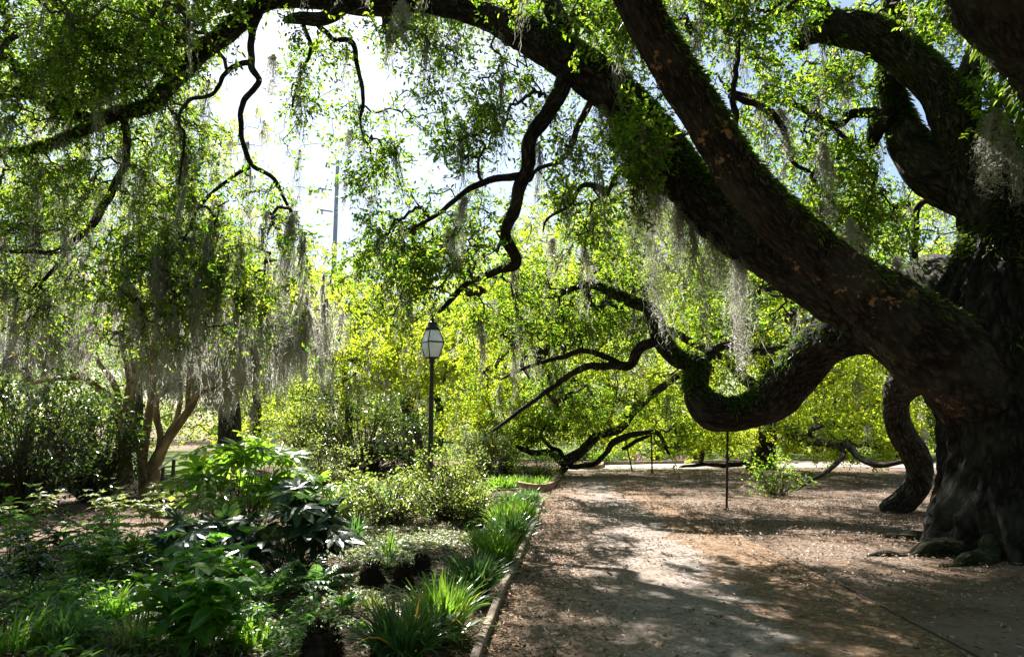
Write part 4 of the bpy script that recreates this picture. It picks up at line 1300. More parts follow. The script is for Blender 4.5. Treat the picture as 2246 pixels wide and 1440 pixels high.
def stems_tubes(B, Tp, rng, r0, bend=.15, k=5):
    n = len(B)
    t = np.linspace(0, 1, k)[None, :, None]
    L = np.linalg.norm(Tp - B, axis=1)[:, None, None]
    mid = (B + Tp) / 2 + rng.normal(size=B.shape) * bend * L[:, 0]
    mid[:, 2] = np.maximum(mid[:, 2], B[:, 2] + .02)
    C = (1 - t) ** 2 * B[:, None] + 2 * t * (1 - t) * mid[:, None] + t ** 2 * Tp[:, None]
    R = r0 * (1 - .7 * np.linspace(0, 1, k))[None].repeat(n, 0)
    return C, R


def bush(name, label, cat, px, py, wpx, hpx, leaf, ll, lw, n_spray, per, seed, group=None, stem='stem', shape=1.0, kind='spray', depth=None, openness=.0):
    """shrub standing at ground pixel (px, py) with on-picture width and height"""
    r = np.random.default_rng(seed)
    b = gnd(px, py)
    b[2] = float(gz(b[0], b[1])) + .02
    s = mpp(np.linalg.norm(b[:2]))
    w, h = wpx * s / 2, hpx * s
    dp = w if depth is None else depth
    p = r.normal(size=(n_spray, 3))
    p /= np.linalg.norm(p, axis=1, keepdims=True)
    rad = r.uniform(.25, 1, (n_spray, 1)) ** .6
    lump = 1 + .34 * snoise(p * 2, .5, seed % 9)[:, None]
    p = p * rad * lump
    nc = max(5, n_spray // 11)
    cc = p[:nc]
    p = p * .5 + cc[((p[:, None] - cc[None]) ** 2).sum(-1).argmin(1)] * .5
    p *= 1 + .10 * r.normal(size=(n_spray, 1))
    p[r.uniform(size=n_spray) < .10] *= 1.32
    T = b + np.stack([p[:, 0] * w, p[:, 1] * dp, h * (.46 + .50 * p[:, 2] * shape)], -1)
    T[:, 2] = np.maximum(T[:, 2], b[2] + .05)
    B = b + np.concatenate([r.normal(size=(n_spray, 2)) * min(w, .35) * .3, np.zeros((n_spray, 1))], 1)
    root = thing(name, b, label, cat, group)
    C, R = stems_tubes(B, T, r, .004 + .004 * min(h, 2), .12)
    q = Q()
    q.add(*tubes(C, R, 4))
    q.build('stem', M[stem], root, True)
    ql = Q()
    D = norm(T - (b + np.array([0, 0, h * .35])))
    sz = ll * 3.0
    if kind == 'spray':
        P = np.repeat(T, per, 0) + r.normal(size=(n_spray * per, 3)) * sz * .42
        LD = norm(np.repeat(D, per, 0) + r.normal(size=(n_spray * per, 3)) * .8)
        N = norm(r.normal(size=(n_spray * per, 3)) * .6 + np.array([0, 0, 1.0]))
        m = len(P)
        P[:, 2] = np.maximum(P[:, 2], b[2] + .03)
        ovate(ql, P, LD, N, ll * r.uniform(.6, 1.25, m), lw * r.uniform(.7, 1.2, m), .18, .2) if ll > .055 else ql.add(*leaf_hex(P, LD, N, ll * r.uniform(.6, 1.25, m), lw * r.uniform(.7, 1.2, m)))
    ql.build('foliage', M[leaf], root)
    return root


def whorl_plant(name, label, cat, px, py, hpx, wpx, leaf, ll, lw, nst, per, seed, group=None, narrow=False):
    """upright stems with whorls of broad leaves"""
    r = np.random.default_rng(seed)
    b = gnd(px, py)
    b[2] = float(gz(b[0], b[1])) + .02
    s = mpp(np.linalg.norm(b[:2]))
    h, w = hpx * s, wpx * s / 2
    root = thing(name, b, label, cat, group)
    B = b + np.concatenate([r.normal(size=(nst, 2)) * w * .3, np.zeros((nst, 1))], 1)
    Tp = b + np.concatenate([r.normal(size=(nst, 2)) * w * .62, h * r.uniform(.45, 1.0, (nst, 1))], 1)
    C, R = stems_tubes(B, Tp, r, .006, .07)
    q = Q()
    q.add(*tubes(C, R, 5))
    q.build('stem', M['stem_green'], root, True)
    ql = Q()
    for i in range(nst):
        for lev in range(per):
            t = 1 - lev * r.uniform(.13, .2)
            if t < .15:
                break
            k = min(3.999, t * 4)
            c = C[i, int(k)] * (1 - k % 1) + C[i, min(4, int(k) + 1)] * (k % 1)
            m = 4 if lev else 5
            a = r.uniform(0, 6.28) + np.arange(m) / m * 6.28
            el = (.75 if lev == 0 else .25) + r.normal(size=m) * .15
            D = np.stack([np.cos(a) * np.cos(el), np.sin(a) * np.cos(el), np.sin(el)], -1)
            sc = (.7 if lev == 0 else 1.0) * r.uniform(.75, 1.2, m)
            ovate(ql, np.repeat(c[None], m, 0), D, np.repeat([[0, 0, 1.0]], m, 0) + r.normal(size=(m, 3)) * .2, ll * sc, lw * sc, .2, .35)
    ql.build('foliage', M[leaf], root)
    return root


def fatsia(label, px, py, wpx, hpx, leaf, L, n, seed):
    r = np.random.default_rng(seed)
    b = gnd(px, py)
    b[2] = float(gz(b[0], b[1])) + .02
    s = mpp(np.linalg.norm(b[:2]))
    w, h = wpx * s / 2, hpx * s
    root = thing('fatsia_shrub', b, label, 'shrub')
    p = r.normal(size=(n, 3))
    p /= np.linalg.norm(p, axis=1, keepdims=True)
    p[:, 2] = np.abs(p[:, 2]) * 1.1 - .25
    p *= r.uniform(.55, 1, (n, 1))
    T = b + np.stack([p[:, 0] * w, p[:, 1] * w * .8, np.maximum(.12, h * (.38 + .6 * p[:, 2]))], -1)
    B = b + np.concatenate([r.normal(size=(n, 2)) * .10, np.zeros((n, 1))], 1)
    C, R = stems_tubes(B, T, r, .010, .1)
    q = Q()
    q.add(*tubes(C, R, 5))
    q.build('stem', M['stem_green'], root, True)
    ql = Q()
    random.seed(seed)
    D = norm(np.stack([p[:, 0], p[:, 1], -.12 + p[:, 2] * .15 + r.normal(size=n) * .2], -1) + r.normal(size=(n, 3)) * .2)
    palmate(ql, T, D, norm(np.stack([p[:, 0] * .4, p[:, 1] * .4 , np.ones(n)], -1) + r.normal(size=(n, 3)) * .28), L * r.uniform(.7, 1.15, n))
    ql.build('foliage', M[leaf], root)
    return root


def strap(name, label, cat, b, h, w, n, leaf, seed, bw=.011, group=None, dead=0.06, floppy=1.0):
    """clump of long arching blades"""
    r = np.random.default_rng(seed)
    b = np.array(b, float)
    b[2] = float(gz(b[0], b[1])) + .02
    root = thing(name, b, label, cat, group)
    qs = Q()
    for part, k, mat in (('foliage', n, leaf), ('dead_blade', max(2, int(n * dead)), 'orange_leaf')):
        if part == 'dead_blade' and dead <= 0:
            continue
        a = r.uniform(0, 6.28, k)
        lean = np.abs(r.normal(size=k)) * .42 * floppy
        L = h * r.uniform(.6, 1.15, k) * (1.05 + .3 * lean)
        rr = w * .5 * np.sqrt(r.uniform(0, 1, k))
        a0 = a + r.normal(size=k) * .7
        P0 = b + np.stack([np.cos(a0) * rr * .55, np.sin(a0) * rr * .55, np.zeros(k)], -1)
        out = np.stack([np.cos(a), np.sin(a), np.zeros(k)], -1)
        seg = 7
        pos = P0.copy()
        ang = lean.copy()
        rows = []
        cur = (.12 + .9 * lean + .25 * r.uniform(0, 1, k) ** 3) * floppy
        tw = np.stack([-np.sin(a), np.cos(a), np.zeros(k)], -1)
        tw = norm(tw + r.normal(size=(k, 3)) * .35)
        for i in range(seg):
            t = i / (seg - 1)
            ww = bw * (1 - .15 * (1 - t)) * (1 - t ** 3.0) + .0008
            ww = ww * r.uniform(.9, 1.1, k)
            rows += [pos - tw * ww[:, None] / 1, pos + tw * ww[:, None] / 1]
            ang = ang + cur * t * .62
            d = np.sin(ang)[:, None] * out + np.cos(ang)[:, None] * np.array([0, 0, 1.0])
            pos = pos + d * (L / (seg - 1))[:, None]
            pos[:, 2] = np.maximum(pos[:, 2], b[2] + .015)
        V = np.stack(rows, 1)
        i = np.arange(k)[:, None] * (2 * seg)
        F = np.concatenate([i + np.array([[2 * s_, 2 * s_ + 1, 2 * s_ + 3, 2 * s_ + 2]]) for s_ in range(seg - 1)], 1)
        qs.add(V.reshape(-1, 3), F.reshape(-1, 4))
        if part == 'foliage':
            cut = qs.count()
    qs.build('foliage', M[leaf], root, mats=[M['orange_leaf']], split=cut)
    return root


def pinnate(name, label, cat, px, py, hpx, wpx, leaf, n, seed, ll=.07, pairs=9):
    r = np.random.default_rng(seed)
    b = gnd(px, py)
    b[2] = float(gz(b[0], b[1])) + .02
    s = mpp(np.linalg.norm(b[:2]))
    h, w = hpx * s, wpx * s / 2
    root = thing(name, b, label, cat)
    ql, q = Q(), Q()
    for i in range(n):
        a = r.uniform(0, 6.28)
        el = r.uniform(.25, 1.25)
        L = math.hypot(w, h) * r.uniform(.6, 1.0)
        out = np.array([math.cos(a), math.sin(a), 0])
        t = np.linspace(0, 1, 8)[:, None]
        pts = b + out * L * math.cos(el) * t + np.array([0, 0, 1.0]) * (L * math.sin(el) * t - L * .38 * t * t) + np.array([0, 0, .03])
        pts[:, 2] = np.maximum(pts[:, 2], b[2] + .03)
        q.add(*tubes(pts[None], np.linspace(.005, .0015, 8)[None], 4))
        tt = np.linspace(.25, 1, pairs)
        P = np.stack([np.interp(tt, t[:, 0], pts[:, k]) for k in range(3)], -1)
        T = norm(np.gradient(P, axis=0))
        S = norm(np.cross(T, np.array([0, 0, 1.0]) + r.normal(size=3) * .25))
        for sg in (-1, 1):
            D = norm(T * .55 + S * sg + r.normal(size=P.shape) * .1)
            ovate(ql, P, D, np.cross(S, T) + r.normal(size=P.shape) * .1, ll * (1.1 - .6 * tt) * r.uniform(.9, 1.1), ll * .28 * np.ones(pairs), .15, .3)
    q.build('stem', M['stem_green'], root, True)
    ql.build('foliage', M[leaf], root)
    return root


# dark glossy bushes on the left
bush('camellia_bush', 'dense dark glossy bush at the left edge, taller than its neighbour', 'shrub', 40, 1125, 300, 275, 'dark_leaf', .095, .05, 430, 9, 201)
bush('camellia_bush', 'dark glossy bush standing in front of the crape myrtle trunks', 'shrub', 205, 1100, 210, 230, 'dark_leaf', .09, .048, 330, 9, 202)
bush('camellia_bush', 'large dark camellia bush left of the lamp post', 'shrub', 800, 1045, 330, 200, 'dark_leaf', .10, .055, 420, 9, 203)
bush('camellia_bush', 'dark leafy bush in the shade between lamp post and camellia', 'shrub', 905, 1040, 130, 130, 'dark_leaf', .09, .05, 150, 9, 204)
bush('camellia_bush', 'sunlit glossy bush under the end of the moss curtain', 'shrub', 665, 1010, 170, 150, 'rose_leaf', .09, .05, 200, 8, 205)
# roses and mixed border
bush('rose_bush', 'pale sunlit rose bush behind the large lobed fatsia leaves', 'shrub', 700, 1075, 230, 120, 'rose_leaf', .06, .036, 230, 8, 211)
bush('rose_bush', 'sunlit rose bush left of the lamp base over the bark mulch', 'shrub', 850, 1150, 260, 120, 'rose_leaf', .058, .035, 260, 8, 212)
bush('rose_bush', 'yellowish rose bush right in front of the lamp base', 'shrub', 985, 1140, 210, 165, 'rose_leaf', .055, .033, 260, 8, 213)
bush('rose_bush', 'round low rose bush touching the strap-leaved border', 'shrub', 1035, 1155, 110, 100, 'rose_leaf', .05, .03, 150, 8, 214)
bush('rose_bush', 'small airy rose bush between fatsia and sunlit ground', 'shrub', 765, 1165, 110, 110, 'rose_leaf', .055, .033, 110, 8, 215)
bush('flowering_shrub', 'tall pale feathery shrub in the second bed beside the lamp', 'shrub', 1055, 1052, 130, 130, 'silver_leaf', .06, .03, 210, 8, 216)
bush('flowering_shrub', 'pale airy shrub at the back of the second bed', 'shrub', 1110, 1045, 100, 90, 'silver_leaf', .06, .03, 150, 8, 217)
bush('juniper_bush', 'low spreading feathery green bush beside the low oak limbs', 'shrub', 1175, 1052, 130, 60, 'mid_leaf', .07, .022, 260, 9, 218)
bush('border_plant', 'low leafy plant in the second bed in front of the silver shrub', 'plant', 1010, 1075, 100, 60, 'rose_leaf', .055, .03, 110, 8, 219)
bush('lavender_plant', 'patch of pale purple flowers in the second bed', 'plant', 1150, 1062, 60, 22, 'purple', .04, .02, 60, 8, 220)
bush('lavender_plant', 'small purple flowering plant behind the strap-leaved border', 'plant', 1090, 1110, 40, 26, 'purple', .03, .016, 40, 8, 221)
# far garden beyond the gravel
for i, (px, py, w, h, lf, lab) in enumerate([
    (1290, 1013, 90, 50, 'silver_leaf', 'silvery round shrub beyond the gravel behind the low limbs'),
    (1385, 1010, 70, 40, 'mid_leaf', 'bright green plant beyond the gravel left of the prop rods'),
    (1440, 1010, 70, 45, 'silver_leaf', 'pale shrub beyond the gravel right behind the thin prop rod'),
    (1525, 1008, 90, 48, 'mid_leaf', 'leafy green shrub beyond the gravel left of the far trunk'),
    (1600, 1008, 60, 36, 'silver_leaf', 'low pale plant beyond the gravel beside the far trunk'),
    (1395, 1014, 30, 8, 'pink', 'small pink flowers beyond the gravel near the leaning rod'),
    (1490, 1013, 34, 7, 'pink', 'low pink flowers beyond the gravel under the far oak leaves'),
    (1320, 1018, 50, 24, 'mid_leaf', 'tiny green mound on the edged island beside the gravel')]):
    bush('garden_shrub' if lf != 'pink' else 'flower_patch', lab, 'plant', px, py, w, h, lf, .10, .05, 45 if lf == 'pink' else 110, 8, 230 + i)
bush('oak_branch_tip', 'light green leaves at the tip of a low oak branch right of the prop rod', 'plant', 1702, 1088, 135, 88, 'mid_leaf', .085, .04, 70, 8, 245)  # foliage at the tip of a low far-oak branch, built as a bush
# fatsias
fatsia('bright green fatsia with big lobed leaves catching the sun', 530, 1178, 290, 245, 'fatsia_leaf', .31, 74, 241)
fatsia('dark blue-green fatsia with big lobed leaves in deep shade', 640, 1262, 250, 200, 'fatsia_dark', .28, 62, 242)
fatsia('fatsia with glossy lobed leaves held in upright fans near the rose bushes', 665, 1160, 190, 150, 'fatsia_leaf', .21, 40, 243)
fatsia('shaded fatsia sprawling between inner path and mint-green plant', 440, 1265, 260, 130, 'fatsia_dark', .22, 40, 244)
# broad-leaved mint-green plants in front
whorl_plant('hydrangea_plant', 'mint-green plant with broad oval leaves in the front of the bed', 'plant', 420, 1440, 215, 230, 'mint_leaf', .15, .10, 24, 5, 251)
whorl_plant('hydrangea_plant', 'upright mint-green shoots with oval leaves behind the front plant', 'plant', 450, 1330, 90, 110, 'mint_leaf', .10, .065, 8, 3, 252)
whorl_plant('hydrangea_plant', 'small mint-green rosette of oval leaves right of the front plant', 'plant', 562, 1385, 50, 60, 'mint_leaf', .085, .055, 4, 2, 253)
# variegated/yellowish shrub by the fatsia
bush('variegated_shrub', 'yellow variegated shrub in front of the bright fatsia', 'shrub', 450, 1215, 100, 140, 'silver_leaf', .09, .04, 60, 7, 256)
# ginger-like stems on the left
for i, (px, py, h, w, lab) in enumerate([
    (30, 1260, 150, 110, 'tall broad-leaved stems at the left edge of the bed'),
    (120, 1250, 110, 110, 'broad-leaved plant beside the inner path, second from the left edge'),
    (215, 1235, 100, 110, 'broad-leaved plant in front of the sunny inner path'),
    (70, 1330, 140, 130, 'shaded broad-leaved plant in front of the tall left-edge stems'),
    (190, 1300, 120, 120, 'shaded broad-leaved plant below the sunny inner path'),
    (265, 1290, 90, 90, 'short leafy plant left of the sprawling dark fatsia'),
    (330, 1150, 70, 70, 'small leafy sprig at the far edge of the inner path'),
    (240, 1150, 60, 70, 'small leafy sprig below the dark bush beside the inner path'),
    (60, 1160, 70, 90, 'small pale-leaved plant below the tallest dark bush')]):
    whorl_plant('leafy_plant', lab, 'plant', px, py, h, w, 'ground_leaf' if i > 5 else ('dark_leaf' if i % 2 else 'mint_leaf'), .15, .055, 9, 4, 260 + i)
pinnate('fern_plant', 'fine-leaved green fern on the mulch behind the dark fibrous stump', 'plant', 750, 1345, 55, 70, 'mint_leaf', 16, 271, .06)
pinnate('fern_plant', 'spreading low fern with narrow leaflets right of the dark fatsia', 'plant', 690, 1300, 90, 130, 'strap_dark', 20, 272, .10)
pinnate('mahonia_plant', 'bamboo-like narrow-leaved plant under the dark fatsia', 'plant', 590, 1330, 120, 170, 'strap_dark', 22, 273, .13)
pinnate('fern_plant', 'pale ferny plant growing around the three dark stumps', 'plant', 850, 1262, 45, 130, 'silver_leaf', 26, 274, .06)

# strap-leaved border along the kerb
STR = [
    (880, 1462, .42, .34, 230, 'strap_dark', 'greyish strap-leaved clump nearest the camera at the bottom edge', .09),
    (968, 1408, .44, .34, 260, 'strap_leaf', 'bright strap-leaved clump with orange dead blades beside the kerb', .10),
    (1035, 1318, .40, .36, 260, 'strap_dark', 'dark round strap-leaved clump between two brighter clumps on the kerb', .02),
    (1092, 1248, .42, .36, 260, 'strap_leaf', 'bright strap-leaved clump behind the dark round one', .02),
    (1062, 1225, .40, .30, 180, 'strap_leaf', 'strap-leaved clump set back to the left of the kerb row', .02),
    (1122, 1192, .42, .40, 260, 'strap_dark', 'deep green strap-leaved clump half way along the kerb', .02),
    (1100, 1165, .42, .40, 220, 'strap_leaf', 'strap-leaved clump set back from the middle of the kerb row', .0),
    (1145, 1150, .42, .40, 240, 'strap_leaf', 'strap-leaved clump with pale arching tips near the end of the kerb', .0),
    (1118, 1126, .40, .42, 220, 'strap_dark', 'farthest set-back strap-leaved clump of the kerb row', .0),
    (1160, 1118, .40, .42, 240, 'strap_dark', 'last strap-leaved clump at the far end of the kerb', .0),
]
for i, (px, py, h, w, n, lf, lab, dead) in enumerate(STR):
    strap('strap_plant', lab, 'plant', gnd(px, py), h * .9, w * 1.3, int(n * 1.5), lf, 300 + i, .0085, 'strap-leaved border along the kerb', dead * .3)
proto = None
for i, px in enumerate(np.linspace(1085, 1198, 11)):
    b = gnd(px, 1071 + 3 * math.sin(i))
    if proto is None:
        proto = strap('strap_plant', 'low strap-leaved tuft in the edging row of the second bed', 'plant', b, .30, .5, 90, 'strap_leaf', 330, .012, 'edging row of the second bed', 0)
    else:
        c = proto.copy()
        COL.objects.link(c)
        c.location = Vector(b)
        c.rotation_euler.z = i * 1.3
        for ch in proto.children:
            d = ch.copy()
            COL.objects.link(d)
            d.parent = c
# grassy tufts elsewhere
for i, (px, py, h, w, n, lf, lab) in enumerate([
    (770, 1195, .38, .35, 120, 'strap_dark', 'upright sword-leaved clump between fatsia and sunlit ground'),
    (855, 1225, .34, .16, 50, 'strap_leaf', 'narrow upright tuft of blades behind the stumps'),
    (300, 1420, .26, .45, 120, 'ground_leaf', 'pale arching tuft left of the mint-green front plant'),
    (30, 1425, .28, .5, 110, 'strap_leaf', 'arching tuft in the bottom left corner of the bed'),
    (235, 1360, .26, .5, 140, 'strap_leaf', 'shaded arching tuft between leafy plant and mint-green plant'),
    (295, 1225, .32, .4, 110, 'strap_leaf', 'sunlit blade tuft at the near edge of the inner path'),
    (820, 1340, .14, .32, 70, 'ground_leaf', 'low pale tuft on the mulch in front of the stumps'),
    (130, 1420, .3, .4, 90, 'strap_dark', 'dark arching tuft near the bottom left corner'),
    (560, 1420, .2, .4, 80, 'strap_leaf', 'small tuft between the mint-green plant and the nearest stump')]):
    strap('grass_tuft', lab, 'plant', gnd(px, py), h, w, n, lf, 350 + i, .009, None, 0, 1.5)

# ground cover patches: nobody could count it
q = Q()
r = np.random.default_rng(77)
PX, PY = [], []
for cx, cy_, sx, sy, n in ((940, 1178, 110, 25, 420), (820, 1205, 110, 25, 300), (860, 1235, 90, 20, 200), (700, 1110, 130, 25, 500), (250, 1380, 150, 60, 420), (600, 1400, 150, 50, 260), (780, 1300, 120, 40, 180), (100, 1290, 130, 60, 380), (1000, 1110, 80, 15, 350), (420, 1240, 130, 30, 300), (800, 1120, 120, 25, 400)):
    PX.append(r.normal(cx, sx * .55, n))
    PY.append(np.maximum(1060, r.normal(cy_, sy * .7, n)))
PX, PY = np.concatenate(PX), np.concatenate(PY)
B = np.array([gnd(a, min(b_, 1560)) for a, b_ in zip(PX, PY)])
kx = np.interp(B[:, 1], KERB[:, 1], KERB[:, 0])
B = B[(B[:, 0] < kx - .1)]
B[:, 2] = gz(B[:, 0], B[:, 1]) + .025
k = 7
P = np.repeat(B, k, 0)
a = r.uniform(0, 6.28, len(P))
D = np.stack([np.cos(a), np.sin(a), r.uniform(.2, 1.1, len(P))], -1)
ovate(q, P, D, np.tile([[0, 0, 1.0]], (len(P), 1)) + r.normal(size=P.shape) * .3, r.uniform(.03, .13, len(P)), r.uniform(.008, .030, len(P)), .15, .45)
o = q.build('ground_cover', M['ground_leaf'])
o['kind'] = 'stuff'

# low leafy growth between the plants
q = Q()
r = np.random.default_rng(79)
PX, PY = [], []
for cx, cy_, sx, sy, n in ((150, 1330, 190, 70, 150), (560, 1400, 160, 40, 35), (330, 1230, 150, 30, 120), (850, 1090, 160, 30, 200), (1000, 1090, 80, 20, 100)):
    PX.append(r.normal(cx, sx * .6, n))
    PY.append(np.maximum(1065, r.normal(cy_, sy * .7, n)))
PX, PY = np.concatenate(PX), np.concatenate(PY)
B = np.array([gnd(a, min(b_, 1560)) for a, b_ in zip(PX, PY)])
B = B[B[:, 0] < np.interp(B[:, 1], KERB[:, 1], KERB[:, 0]) - .15]
B[:, 2] = gz(B[:, 0], B[:, 1]) + .02
k = 16
P = np.repeat(B, k, 0)
hh = np.repeat(r.uniform(.05, .28, len(B)), k)
P = P + np.stack([r.normal(size=len(P)) * .05, r.normal(size=len(P)) * .05, hh * r.uniform(.1, 1, len(P))], -1)
a = r.uniform(0, 6.28, len(P))
D = np.stack([np.cos(a), np.sin(a), r.uniform(-.2, .9, len(P))], -1)
ls = np.repeat(r.uniform(.04, .10, len(B)), k)
ovate(q, P, D, np.tile([[0, 0, 1.0]], (len(P), 1)) + r.normal(size=P.shape) * .3, ls * r.uniform(.7, 1.2, len(P)), ls * np.repeat(r.uniform(.25, .6, len(B)), k), .15, .3)
o = q.build('undergrowth', M['mint_leaf'])
o['kind'] = 'stuff'

# fallen leaves
q = Q()
r = np.random.default_rng(78)
def scat(n, x0, x1, y0, y1):
    return np.stack([r.uniform(x0, x1, n), y0 + (y1 - y0) * r.uniform(0, 1, n) ** 1.4, np.zeros(n)], -1)
Pn = np.vstack([scat(80000, -4, 7.5, 3.2, 14), scat(60000, -7, 12, 8, 26)])
kx = np.interp(Pn[:, 1], PL[:, 1], PL[:, 0])
sx = np.interp(Pn[:, 1], PR[:, 1], PR[:, 0])
f = (Pn[:, 0] - kx) / (sx - kx)
cl = snoise(Pn, .5, 2)
pr = np.where(f < 0, .55, np.where(f < .30, .95 - 2.4 * f, np.where(f < .85, .08, np.where(f < 1.1, .34, .32)))) + .18 * cl + np.clip((Pn[:, 1] - 8) * .05, 0, .45)
Pn = Pn[r.uniform(size=len(Pn)) < pr]
Pn[:, 2] = gz(Pn[:, 0], Pn[:, 1]) + .022 + r.uniform(0, .018, len(Pn))
a = r.uniform(0, 6.28, len(Pn))
D = np.stack([np.cos(a), np.sin(a), r.normal(size=len(Pn)) * .25], -1)
v, F = leaf_hex(Pn, D, np.tile([[0, 0, 1.0]], (len(Pn), 1)) + r.normal(size=Pn.shape) * .35, r.uniform(.02, .058, len(Pn)), r.uniform(.010, .024, len(Pn)))
q.add(v, F)
o = q.build('leaf_litter', M['litter'])
o['kind'] = 'stuff'

# dark fibrous stumps
def stump(label, px, py, w, h, seed):
    r = np.random.default_rng(seed)
    b = gnd(px, py)
    b[2] = float(gz(b[0], b[1]))
    s = mpp(np.linalg.norm(b[:2]))
    R0, H = w * s / 2, h * s
    S = np.stack([b + np.array([0, 0, -.03 + H * t]) + r.normal(size=3) * .008 for t in np.linspace(0, 1, 12)])
    S = np.concatenate([S, (R0 * (1.05 - .5 * np.linspace(0, 1, 12) ** 1.5 + .07 * r.normal(size=12)))[:, None]], 1)
    root = thing('tree_stump', b, label, 'stump', 'dark stumps in the mulch')
    q = Q()
    limb_mesh(q, S, 26, .30, seed, .12)
    # ragged fibres standing on and around it
    n = 700
    a = r.uniform(0, 6.28, n)
    z = r.uniform(0, 1, n)
    P = b + np.stack([np.cos(a) * R0 * (1.0 - .45 * z), np.sin(a) * R0 * (1.0 - .45 * z), z * H], -1)
    D = np.stack([np.cos(a) * .45, np.sin(a) * .45, .9 - .5 * (1 - z)], -1) + r.normal(size=(n, 3)) * .35
    v, F = leaf_rh(P, D, np.stack([np.cos(a), np.sin(a), np.zeros(n)], -1), H * r.uniform(.08, .24, n), R0 * r.uniform(.05, .13, n))
    q.add(v, F)
    q.build('stump_body', M['stump'], root, True)


stump('dark fibrous stump, left one of the three close together', 815, 1288, 52, 50, 1)
stump('dark fibrous stump in the middle of the three, the lowest in front', 884, 1290, 46, 46, 2)
stump('dark fibrous stump, right one of the three and farthest back', 924, 1262, 44, 40, 3)
stump('biggest dark stump near the bottom edge of the bed', 705, 1450, 84, 66, 4)
stump('small dark stump at the bottom edge beside the strap-leaved clump', 832, 1452, 40, 46, 5)

# ------------------------------------------------------------------ lamp post
def lathe(q, c, prof, n=20, rot=0.0):
    C = np.array([[c[0], c[1], c[2] + z] for r_, z in prof])
    V = []
    th = np.arange(n) / n * 2 * np.pi + rot
    for (r_, z) in prof:
        V.append(np.stack([c[0] + r_ * np.cos(th), c[1] + r_ * np.sin(th), np.full(n, c[2] + z)], -1))
    V = np.stack(V)
    idx = np.arange(len(prof) * n).reshape(len(prof), n)
    a = idx[:-1]
    d = idx[1:]
    F = np.stack([a, np.roll(a, -1, 1), np.roll(d, -1, 1), d], -1).reshape(-1, 4)
    q.add(V.reshape(-1, 3), F)


def bar(q, a, b, r=.012, n=5):
    q.add(*tubes(np.array([[a, (np.array(a) + np.array(b)) / 2, b]], float), np.full((1, 3), r), n))


lb = gnd(943, 1066)
lb[2] = 0
lamp = thing('lamp_post', lb, 'black garden lamp post with a four-sided white glass lantern', 'lamp')
H = at(948, 786, lb[1])[2]
q = Q()
lathe(q, lb, [(.13, -.05), (.13, .06), (.11, .10), (.10, .42), (.085, .50), (.095, .53), (.07, .60), (.066, 1.4), (.055, H - .25), (.05, H - .10)], 20)
q.build('post', M['black'], lamp, True)
q = Q()
lathe(q, lb, [(.05, H - .12), (.075, H - .10), (.085, H - .07), (.06, H - .05), (.055, H - .02), (.10, H), (.10, H + .02), (.02, H + .03)], 20)
q.build('collar', M['black'], lamp, True)
px1 = mpp(lb[1] * 1.0)
rot = math.radians(33)
zb, zm, zt = H + .02, H + .02 + 34 * px1, H + .02 + 62 * px1
rb, rm, rt = 13.5 * px1, 23 * px1, 13 * px1


def corner(r_, z, k, c=lb):
    a = rot + k * math.pi / 2 + math.pi / 4
    return np.array([c[0] + r_ * 1.18 * math.cos(a), c[1] + r_ * 1.18 * math.sin(a), z])


lan = Q()
for k in range(4):
    bar(lan, corner(rb, zb, k), corner(rm, zm, k), .014)
    bar(lan, corner(rm, zm, k), corner(rt, zt, k), .014)
    bar(lan, corner(rb, zb, k), corner(rb, zb, k + 1), .016)
    bar(lan, corner(rm, zm, k), corner(rm, zm, k + 1), .022)
    bar(lan, corner(rt, zt, k), corner(rt, zt, k + 1), .016)
fr = lan.build('lantern_frame', M['black'], lamp)
for k in range(4):
    g = Q()
    for (r0, z0, r1, z1) in ((rb * .97, zb, rm * .97, zm), (rm * .97, zm, rt * .97, zt)):
        v = np.array([corner(r0, z0, k), corner(r0, z0, k + 1), corner(r1, z1, k + 1), corner(r1, z1, k)])
        inn = v + (np.array([lb[0], lb[1], 0]) - v * np.array([1, 1, 0])) * .03
        g.add(np.vstack([v, inn]), [[0, 1, 2, 3], [7, 6, 5, 4], [0, 4, 5, 1], [1, 5, 6, 2], [2, 6, 7, 3], [3, 7, 4, 0]])
    o = g.build('glass_pane', M['glass'], lamp)
q = Q()
lathe(q, lb, [(rt * 1.15, zt - .01), (rt * 1.32, zt + .02), (rt * 1.05, zt + .07), (rt * .75, zt + .16), (rt * .85, zt + .18), (rt * .4, zt + .22), (.012, zt + .23)], 20)
q.build('cap', M['black'], lamp, True)
q = Q()
lathe(q, lb, [(.02, zt + .22), (.045, zt + .25), (.05, zt + .29), (.02, zt + .33), (.03, zt + .36), (.012, zt + .40), (.001, zt + .42)], 12)
q.build('finial', M['black'], lamp, True)

# far dark post in the second bed
b = gnd(1121, 1030)
t2 = thing('garden_post', b, 'short black post among the shrubs of the second bed', 'post')
q = Q()
lathe(q, b, [(.10, -.05), (.10, .9), (.11, .95), (.06, 1.02), (.001, 1.05)], 14)
q.build('post_shaft', M['black'], t2, True)

# prop rods under the limbs
def rod(label, p0, p1, r_):
    p0, p1 = np.array(p0, float), np.array(p1, float)
    t = thing('prop_rod', p0, label, 'prop', 'rods propping the oak limbs')
    q = Q()
    bar(q, p0 - np.array([0, 0, .1]), p1, r_, 8)
    q.build('shaft', M['iron'], t, True)
    q = Q()
    d = norm(p1 - p0)
    q.box(p1, (.16, .10, .03))
    q.build('cradle', M['iron'], t)
    q = Q()
    lathe(q, p0, [(.05, -.04), (.05, .02), (.02, .03), (.018, .05)], 10)
    q.build('foot', M['iron'], t)


